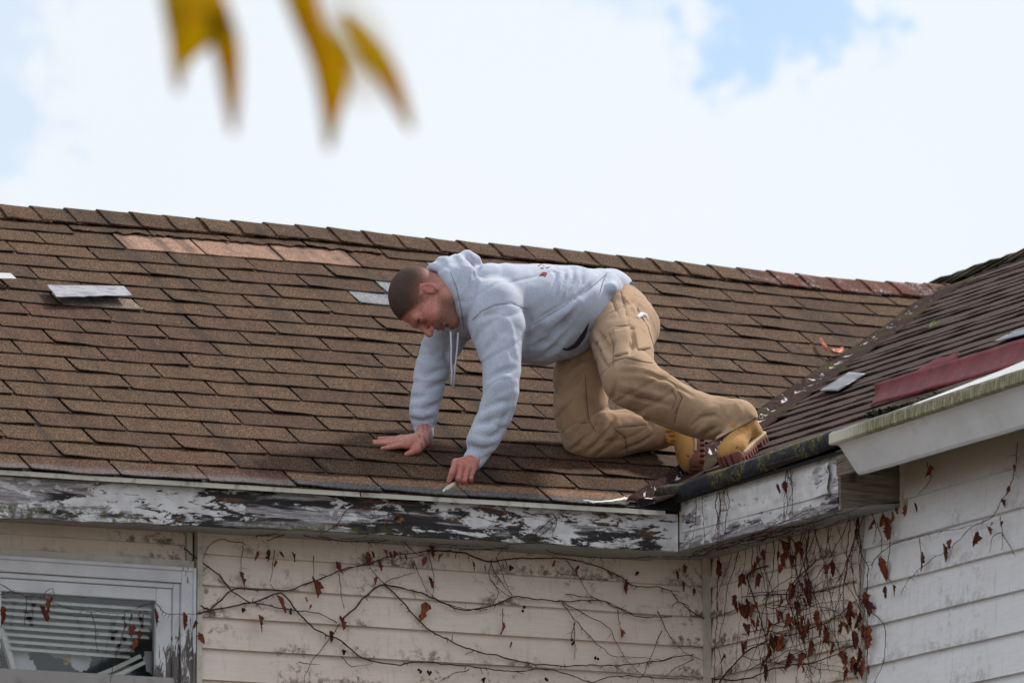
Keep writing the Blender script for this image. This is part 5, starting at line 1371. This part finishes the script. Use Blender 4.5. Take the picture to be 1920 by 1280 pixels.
def weaving(pts, place, step=8, amp=3.2, seed=0, dep=0.006):
    """smooth wandering line through picture points laid on a wall"""
    L = [np.array(p, float) for p in pts]; out = []
    if len(L) == 2: L = [L[0], (L[0]+L[1])/2+np.array([1.0, 2.0]), L[1]]
    for i in range(len(L)-1):
        p0, p1, p2, p3 = L[max(i-1, 0)], L[i], L[i+1], L[min(i+2, len(L)-1)]; n = max(2, int(np.linalg.norm(p2-p1)/step))
        for k in range(n):
            t = k/n; q = 0.5*((2*p1)+(-p0+p2)*t+(2*p0-5*p1+4*p2-p3)*t*t+(-p0+3*p1-3*p2+p3)*t**3)
            q = q+np.array([nz(len(out)*0.55, seed*3.7), nz(len(out)*0.55, seed*3.7, 9)])*amp
            out.append(place(q[0], q[1], dep*(0.5+nz(len(out)*0.3, seed, 4))))
    out.append(place(L[-1][0], L[-1][1], 0)); return out
def vine(loc, label):
    o = empty('creeper_vine', tuple(loc)); tag(o, label, 'vine', None); return o
def stem(v, pts, place, r0=0.0035, r1=0.0018, seed=0, twigs=0.25):
    P = weaving(pts, place, seed=seed); n = len(P); mb = MB(); rad = [(r0+(r1-r0)*i/(n-1))*(1+0.35*nz(i*0.9, seed)) for i in range(n)]
    mb.tube(P, [q*0.62 for q in rad], 5)
    r = random.Random(seed+11)
    for i in range(1, n-1):                                   # tendrils and knuckles
        if r.random() < twigs:
            q = [P[i]]; d = np.array([r.uniform(-1, 1), r.uniform(-.6, .1), r.uniform(-1.1, .5)]); d /= np.linalg.norm(d); l = r.uniform(.008, .035)
            for k in range(3): d = d+np.array([r.uniform(-.5, .5), r.uniform(-.2, .2), r.uniform(-.6, .3)]); d /= np.linalg.norm(d); q.append(q[-1]+d*l/3)
            mb.tube(q, [r1*0.7, r1*0.55, r1*0.45, r1*0.35], 4)
    o = mb.build('stem', M['stem'], v, True); o.matrix_parent_inverse = parent_inverse(v); return P
leaf_i = 0
def leaf(v, x, y, place, size=0.035, rot=None, d=0.012):
    global leaf_i
    r = random.Random(leaf_i*17+3); p = np.array(place(x, y, d)); s = size*r.uniform(.85, 1.15)
    o = link('leaf', LEAVES[leaf_i % 12], None, v); leaf_i += 1
    o.matrix_parent_inverse = parent_inverse(v)
    o.matrix_basis = Matrix.Translation(Vector(p)+Vector((0, 0, s*0.5))) @ Matrix.Rotation(rot if rot is not None else r.uniform(-0.5, 0.5), 4, 'Y') @ Matrix.Rotation(r.uniform(-1.0, 1.0), 4, 'Z') @ Matrix.Diagonal((s*r.uniform(.8, 1.2), s, s, 1))
    return o
# across the window
v1 = vine(main_pt(190, 1150), 'thin creeper vine with withered leaves strung across the window')
def win_pt(x, y, d=0.0): return at_y(x, y, 0.208-d)
for i, L in enumerate(([(-40, 1085), (0, 1094), (20, 1107), (50, 1116), (85, 1122), (130, 1140), (175, 1146), (235, 1150)], [(-20, 1115), (10, 1112), (28, 1106)], [(82, 1122), (86, 1108), (97, 1103), (104, 1118)], [(260, 1137), (287, 1130), (297, 1133), (305, 1146), (325, 1151), (350, 1150), (378, 1151)], [(235, 1150), (232, 1180), (224, 1215), (212, 1250), (207, 1278)], [(170, 1146), (178, 1170), (180, 1200), (184, 1222)], [(270, 1152), (262, 1180)], [(50, 1116), (48, 1150), (46, 1175)])):
    stem(v1, L, win_pt, .0026, .0014, 100+i, .35)
for x, y, s in ((4, 1152, .060), (8, 1162, .045), (75, 1150, .05), (82, 1155, .036), (99, 1133, .05), (290, 1156, .055), (344, 1163, .05), (251, 1183, .045), (262, 1190, .036), (258, 1212, .05), (246, 1156, .026), (262, 1150, .026), (366, 1171, .03), (373, 1197, .048), (236, 1172, .018)): leaf(v1, x, y, win_pt, s)
# over the main wall
v2 = vine(main_pt(720, 1096), 'tangled leafless creeper vine spread over the cream main wall')
MAINV = [[(460, 1021), (430, 1012), (405, 1013), (388, 1030), (377, 1054)], [(345, 1028), (352, 1033), (382, 1056), (410, 1077), (430, 1102), (460, 1125), (490, 1132), (525, 1139), (557, 1144), (597, 1149), (632, 1167)],
 [(375, 1134), (392, 1142), (415, 1122), (432, 1105), (460, 1104), (500, 1106), (542, 1105), (570, 1096), (625, 1074), (640, 1069), (683, 1057), (747, 1040), (807, 1032)], [(365, 1151), (392, 1144), (447, 1134), (485, 1126), (520, 1111), (532, 1114), (550, 1137), (570, 1160), (590, 1177), (612, 1190), (640, 1201), (680, 1233), (740, 1245), (787, 1240), (873, 1248), (967, 1258), (1013, 1253), (1067, 1263), (1107, 1278), (1153, 1267), (1240, 1270), (1300, 1273)],
 [(638, 1168), (632, 1175), (615, 1200), (590, 1232), (572, 1267), (571, 1290)], [(640, 1163), (667, 1140), (693, 1110), (720, 1097), (750, 1123), (780, 1157), (810, 1183), (873, 1213), (940, 1230), (1027, 1247), (1107, 1247), (1173, 1245), (1233, 1238), (1300, 1226)],
 [(720, 1095), (757, 1103), (807, 1118), (840, 1135), (873, 1143), (913, 1137), (940, 1127), (967, 1118), (1007, 1122), (1053, 1127), (1123, 1125), (1160, 1140), (1200, 1155), (1260, 1155)], [(722, 1096), (700, 1073), (690, 1057), (670, 1045)], [(720, 1094), (747, 1082), (780, 1073)], [(913, 1140), (880, 1141), (845, 1133), (810, 1116), (800, 1100)],
 [(923, 1047), (917, 1070), (922, 1090), (942, 1109), (962, 1119)], [(920, 1050), (928, 1075), (945, 1098), (960, 1117)], [(930, 1045), (940, 1070), (952, 1100), (962, 1117)], [(918, 1085), (935, 1108), (925, 1128), (900, 1138)], [(1053, 1128), (1083, 1167), (1107, 1193), (1140, 1223), (1160, 1230), (1207, 1232), (1233, 1238), (1270, 1226)], [(1053, 1127), (1097, 1150), (1137, 1173), (1153, 1197), (1173, 1233), (1207, 1267)],
 [(1060, 1050), (1083, 1077), (1103, 1113), (1123, 1125)], [(800, 1032), (850, 1033), (873, 1037), (917, 1052), (957, 1047), (1057, 1047), (1107, 1057), (1160, 1078), (1187, 1097), (1250, 1103), (1273, 1127), (1320, 1160)], [(640, 1066), (680, 1060), (720, 1050), (770, 1046), (805, 1035)], [(1233, 1145), (1245, 1170), (1262, 1200), (1290, 1225), (1325, 1240)],
 [(640, 1230), (660, 1248), (700, 1243)], [(880, 1255), (850, 1262), (820, 1280)], [(803, 1030), (812, 1075), (812, 1120)], [(775, 1050), (790, 1085), (802, 1112)], [(455, 1021), (453, 1055), (450, 1080)], [(588, 1040), (588, 1080)], [(515, 1030), (512, 1058), (507, 1090)], [(635, 1075), (640, 1110), (644, 1140)], [(944, 1140), (942, 1165)], [(1158, 1142), (1162, 1175)], [(1078, 1165), (1073, 1185), (1072, 1200)], [(1077, 1168), (1078, 1205), (1078, 1235)], [(1060, 1115), (1100, 1118), (1140, 1130), (1190, 1150), (1230, 1152)], [(560, 1240), (600, 1245)], [(1240, 1180), (1225, 1220), (1205, 1265), (1190, 1285)], [(1300, 1235), (1265, 1250), (1240, 1275)]]
for i, L in enumerate(MAINV): stem(v2, L, main_pt, .0046 if len(L) > 8 else .0026, .0024 if len(L) > 8 else .0011, i, .30)
for x, y, s in ((449, 1085, .045), (483, 1043, .03), (505, 1040, .034), (524, 1040, .03), (547, 1044, .04), (518, 1056, .028), (586, 1102, .06), (519, 1133, .07), (485, 1168, .05), (618, 1194, .045), (631, 1064, .045), (637, 1168, .045), (572, 1124, .018), (583, 1138, .016), (690, 1046, .04), (697, 1040, .03), (718, 1038, .03), (740, 1040, .035), (711, 1062, .03), (760, 1045, .022), (772, 1062, .026), (805, 1036, .05), (798, 1052, .034), (804, 1092, .04), (800, 1148, .07), (830, 1046, .03), (886, 1060, .035), (908, 1064, .022), (942, 1177, .045), (1175, 1098, .045), (1163, 1186, .040), (1085, 1067, .028), (957, 1064, .022), (730, 1042, .03), (856, 1040, .025), (1040, 1056, .025), (1080, 1070, .022), (706, 1088, .026), (960, 1208, .02), (1268, 1078, .03), (1278, 1098, .04), (1283, 1066, .03), (1302, 1110, .028)): leaf(v2, x, y, main_pt, s)
berry = simple('dried_berry', (0.012, 0.010, 0.013), 0.3, 60, 0.6)
for x, y in ((788, 1256), (805, 1260), (907, 1275), (1025, 1275), (1073, 1203), (1119, 1232), (1196, 1074), (458, 1141), (543, 1145), (645, 1222), (981, 1141), (958, 1064)):
    mb = MB(); r = random.Random(x)
    for _ in range(3):
        c = np.array(main_pt(x+r.uniform(-3, 3), y+r.uniform(-4, 4), .012)); mb.tube([c+np.array([0, 0, .005]), c+np.array([0, 0, .003]), c, c-np.array([0, 0, .003]), c-np.array([0, 0, .005])], [.0012, .0040, .0052, .0040, .0012], 6)
    o = mb.build('berry_cluster', berry, v2, True); o.matrix_parent_inverse = parent_inverse(v2)
# climbing over the main fascia
v3 = vine(eave_pt(1040, 985), 'fine creeper stems climbing over the peeling main fascia board')
for i, L in enumerate(([(933, 1040), (945, 1026), (957, 1020), (993, 1014), (1027, 993), (1047, 970), (1067, 948)], [(995, 1010), (1020, 985), (1060, 955), (1085, 945)], [(735, 930), (752, 940), (765, 955), (766, 985), (770, 1005)], [(600, 1000), (630, 985), (650, 955), (670, 948), (700, 956), (735, 945)], [(640, 1010), (690, 1005), (720, 985), (745, 960)], [(1030, 960), (1045, 975), (1030, 1000)])):
    stem(v3, L, eave_pt, .0030, .0014, 200+i, .5)
v4 = vine(soff_pt(900, 1030), 'creeper stems running under the soffit along the main wall top')
for i, L in enumerate(([(480, 1005), (520, 1000), (560, 992), (600, 1005), (650, 1015), (700, 1012), (760, 1008), (830, 1020), (900, 1022), (960, 1018)], [(500, 1013), (540, 1000), (580, 1006), (620, 1012)], [(860, 1030), (930, 1028), (1000, 1024), (1060, 1040), (1150, 1046), (1240, 1044), (1290, 1040)], [(690, 1018), (730, 1012), (770, 1010), (810, 1018)], [(745, 1005), (760, 1018), (780, 1038), (800, 1044)])):
    stem(v4, L, soff_pt, .0028, .0014, 240+i, .5)
# thicket in the corner, on the wing wall
v5 = vine(wing_wall_pt(1480, 1150), 'dense thicket of creeper stems and red brown leaves in the inside corner')
r5 = random.Random(21)
for i in range(36):
    x = r5.choice((r5.uniform(1345, 1480), r5.gauss(1480, 25), r5.gauss(1560, 25), r5.gauss(1608, 10), r5.uniform(1340, 1620)))
    x = min(max(x, 1342), 1622); y = 1054-(x-1326)*0.325-r5.uniform(0, 3); L = [(x, y)]; dx = r5.uniform(-.25, .25)
    while y < 1290 and len(L) < 10:
        y += r5.uniform(22, 40); dx += r5.uniform(-.35, .35); dx *= .85; x = min(max(x+dx*30, 1340), 1626); L.append((x, y))
    stem(v5, L, lambda a, b, d=0: wing_wall_pt(a, b, abs(d)*2+r5.uniform(0, .006)), r5.uniform(.0016, .0034), .0011, 300+i, .35)
for i in range(16):
    x = r5.uniform(1340, 1480); y = r5.uniform(1080, 1260); L = [(x, y)]; sl = r5.uniform(-.5, .1)
    for _ in range(6): x += r5.uniform(18, 38); y += (sl+r5.uniform(-.5, .5))*25; L.append((min(x, 1626), y))
    stem(v5, L, wing_wall_pt, .0026, .0012, 360+i, .4)
for L in ([(1440, 1060), (1420, 1065), (1402, 1078), (1408, 1105), (1420, 1140), (1435, 1190), (1445, 1240)], [(1530, 1050), (1505, 1075), (1480, 1100), (1475, 1120), (1490, 1155), (1500, 1190)], [(1340, 1290), (1390, 1230), (1440, 1200), (1500, 1185), (1560, 1160), (1610, 1120)], [(1340, 1272), (1400, 1272), (1460, 1250), (1530, 1240), (1600, 1210)]): stem(v5, L, wing_wall_pt, .0048, .0026, 400+len(L), .3)
LV = [(1393, 1090), (1420, 1088), (1400, 1140), (1420, 1145), (1415, 1065), (1430, 1040), (1463, 1030), (1470, 1050), (1478, 1055), (1497, 1040), (1500, 1030), (1463, 1127), (1420, 1170), (1440, 1175), (1385, 1145), (1376, 1135), (1480, 1110), (1510, 1100), (1508, 1120), (1560, 1065), (1490, 1180), (1500, 1185), (1445, 1200), (1455, 1210), (1465, 1205), (1440, 1225), (1430, 1245), (1436, 1260), (1500, 1195), (1480, 1165), (1545, 1185), (1550, 1195), (1540, 1180), (1520, 1215), (1508, 1240), (1595, 1145), (1620, 1125), (1625, 1140), (1612, 1165), (1618, 1185), (1630, 1190), (1632, 1205), (1605, 1185), (1600, 1200), (1590, 1160), (1612, 1230), (1600, 1245), (1610, 1255), (1620, 1250), (1596, 1258), (1585, 1240), (1606, 1268), (1390, 1215), (1395, 1180), (1350, 1075), (1345, 1065), (1358, 1235), (1480, 1240), (1530, 1160), (1560, 1215), (1575, 1180), (1455, 1155), (1490, 1140), (1515, 1175)]
for x, y in LV:
    leaf(v5, x, y, wing_wall_pt, r5.uniform(.040, .066))
    if r5.random() < .45: leaf(v5, x+r5.uniform(-12, 12), y+r5.uniform(-10, 14), wing_wall_pt, r5.uniform(.026, .050))
# over the wing fascia and soffit
v6 = vine(at_x(1390, 960, 2.30), 'fine hanging creeper stems over the white wing fascia')
def wf_pt(x, y, d=0.0): return at_x(x, y, 2.306-d)
for i in range(15):
    x = r5.choice((r5.gauss(1352, 10), r5.gauss(1365, 8), r5.gauss(1320, 8), r5.gauss(1478, 4))); y = 925-(x-1310)*0.30+r5.uniform(0, 12); L = [(x, y)]
    for _ in range(5): x += r5.uniform(-6, 5); y += r5.uniform(14, 24); L.append((x, y))
    stem(v6, L, wf_pt, .0019, .0011, 420+i, .3)
for x, y, s in ((1457, 917, .04), (1470, 913, .035), (1478, 900, .03), (1452, 880, .026)): leaf(v6, x, y, wf_pt, s)
v7 = vine(at_x(1450, 1010, 2.45), 'creeper stems crossing the soffit of the wing eave')
def wsf_pt(x, y, d=0.0): return at_z(x, y, -0.108-d*0.3)
for i in range(16):
    x = r5.uniform(1280, 1480); y = 1042-(x-1285)*0.29+r5.uniform(-4, 14); L = [(x, y)]
    for _ in range(5): dx_ = r5.uniform(15, 40); x += dx_; y -= dx_*0.29+r5.uniform(-7, 7); L.append((min(x, 1690), y))
    stem(v7, L, wsf_pt, .0024, .0012, 450+i, .4)
# single trail on the right hand wall
v8 = vine(at_x(1780, 1030, XW), 'single creeper trail with dark leaves on the pale right hand wall')
def wr_pt(x, y, d=0.0): return at_x(x, y, XW-0.024-d)
for i, L in enumerate(([(1908, 830), (1903, 880), (1893, 912), (1880, 935), (1862, 966), (1845, 978), (1820, 988), (1800, 1010), (1780, 1028), (1757, 1042), (1728, 1064), (1706, 1082), (1690, 1112)], [(1632, 1058), (1660, 1028), (1700, 1012), (1750, 998), (1800, 990), (1850, 975)], [(1668, 985), (1670, 1020), (1665, 1050), (1663, 1075), (1672, 1092)], [(1645, 980), (1652, 1010), (1652, 1042)], [(1725, 1007), (1727, 1035), (1730, 1065)], [(1875, 968), (1880, 1000), (1878, 1030)], [(1878, 998), (1862, 1005), (1855, 1035)], [(1880, 1000), (1892, 1020), (1904, 1042)], [(1635, 960), (1642, 990), (1636, 1020)], [(1636, 1150), (1655, 1165), (1660, 1200), (1655, 1245), (1640, 1280)], [(1738, 865), (1742, 885), (1745, 900), (1722, 925)])):
    stem(v8, L, wr_pt, .0026, .0013, 500+i, .35)
for x, y, s in ((1650, 1068, .07), (1729, 1051, .055), (1769, 1036, .06), (1783, 1020, .035), (1834, 1011, .045), (1850, 995, .035), (1660, 1110, .045), (1674, 1106, .045), (1659, 985, .055), (1665, 998, .05), (1655, 975, .04), (1637, 985, .045), (1672, 972, .04), (1699, 957, .032), (1715, 951, .036), (1680, 957, .024), (1878, 943, .03), (1893, 921, .034), (1880, 982, .02), (1860, 983, .022), (1744, 884, .045), (1900, 880, .03)): leaf(v8, x, y, wr_pt, s)

# ------------------------------------------------------------------ out of focus twig close to the camera
yl = Mat('yellow_leaf', 0.6, 0.3); yn = yl.noise(yl.pos(), 30, 3); yc = yl.mix(yl.range(yn, .35, .65), (0.64, 0.52, 0.008), (0.66, 0.41, 0.006)); yl.color(yc)
trl = yl.n.new('ShaderNodeBsdfTranslucent'); yl.l.new(yc, trl.inputs[0]); ymx = yl.n.new('ShaderNodeMixShader'); ymx.inputs[0].default_value = 0.6
yl.l.new(yl.b.outputs[0], ymx.inputs[1]); yl.l.new(trl.outputs[0], ymx.inputs[2]); yl.l.new(ymx.outputs[0], yl.n['Material Output'].inputs['Surface'])
DL = 6.0
def near(x, y, d=0.0):
    """a point six metres in front of the camera"""
    r = CR*(x-960)/F_PX - CU*(y-640)/F_PX + CF; return CAM+r*(DL+d)
twig = empty('leafy_twig', tuple(near(480, -150))); tag(twig, 'blurred yellow leaves hanging from a twig above, close to the camera', 'twig')
def near_leaf(sections, thick=0.0005):
    """sections: (left, right) picture points from stalk to tip, bulging in depth"""
    rows = []
    n = len(sections)
    for i, (a, b) in enumerate(sections):
        a, b = np.array(a, float), np.array(b, float)
        rows.append([tuple(near(*(a+(b-a)*u), 0.03*math.sin(u*math.pi)+0.02*math.sin(i*1.1)+0.01*i)) for u in np.linspace(0, 1, 6)])
    v, f = solid_sheet(rows, tuple(CF*thick)); o = link('leaf', mesh('leaf', v, f, True), yl.m, twig); o.matrix_parent_inverse = parent_inverse(twig)
near_leaf([((330, -110), (345, -108)), ((306, -60), (395, -70)), ((300, -10), (418, -15)), ((306, 30), (436, 28)), ((312, 60), (442, 62)), ((316, 85), (392, 88)), ((320, 125), (350, 125)), ((330, 175), (338, 175))])
near_leaf([((380, 20), (425, 15)), ((388, 60), (446, 58)), ((398, 95), (452, 95)), ((408, 130), (452, 135)), ((418, 185), (450, 187)), ((432, 250), (442, 250))])
near_leaf([((520, -110), (535, -112)), ((520, -50), (586, -60)), ((532, 0), (598, -5)), ((552, 50), (606, 45)), ((572, 95), (628, 90)), ((584, 130), (648, 130)), ((594, 170), (654, 165)), ((603, 220), (638, 220)), ((611, 280), (622, 280))])
near_leaf([((630, 25), (655, 18)), ((652, 58), (690, 48)), ((674, 96), (722, 84)), ((696, 136), (744, 124)), ((720, 172), (758, 162)), ((742, 208), (768, 200)), ((766, 245), (776, 243))])
rows = [[tuple(near(*(np.array(a)+(np.array(b)-np.array(a))*u), -3.0+0.01*u)) for u in np.linspace(0, 1, 4)] for a, b in (((615, 20), (650, 15)), ((610, 55), (690, 50)), ((622, 95), (705, 95)), ((640, 130), (712, 132)), ((660, 165), (700, 168)))]
v, f = solid_sheet(rows, tuple(CF*0.0005)); o = link('leaf', mesh('leaf', v, f, True), yl.m, twig); o.matrix_parent_inverse = parent_inverse(twig)
mb = MB(); mb.tube([near(150, -190, .1), near(330, -150, .05), near(530, -150), near(700, -190, .05), near(900, -260, .1)], [.006, .0055, .005, .0045, .004], 8)
for a, b in (((330, -150), (338, -108)), ((530, -150), (528, -110)), ((600, -165), (648, 28)), ((360, -150), (400, 20))): mb.tube([near(*a), near((a[0]+b[0])/2+6, (a[1]+b[1])/2), near(*b)], [.0016, .0013, .001], 6)
o = mb.build('stalk', M['stem'], twig, True); o.matrix_parent_inverse = parent_inverse(twig)
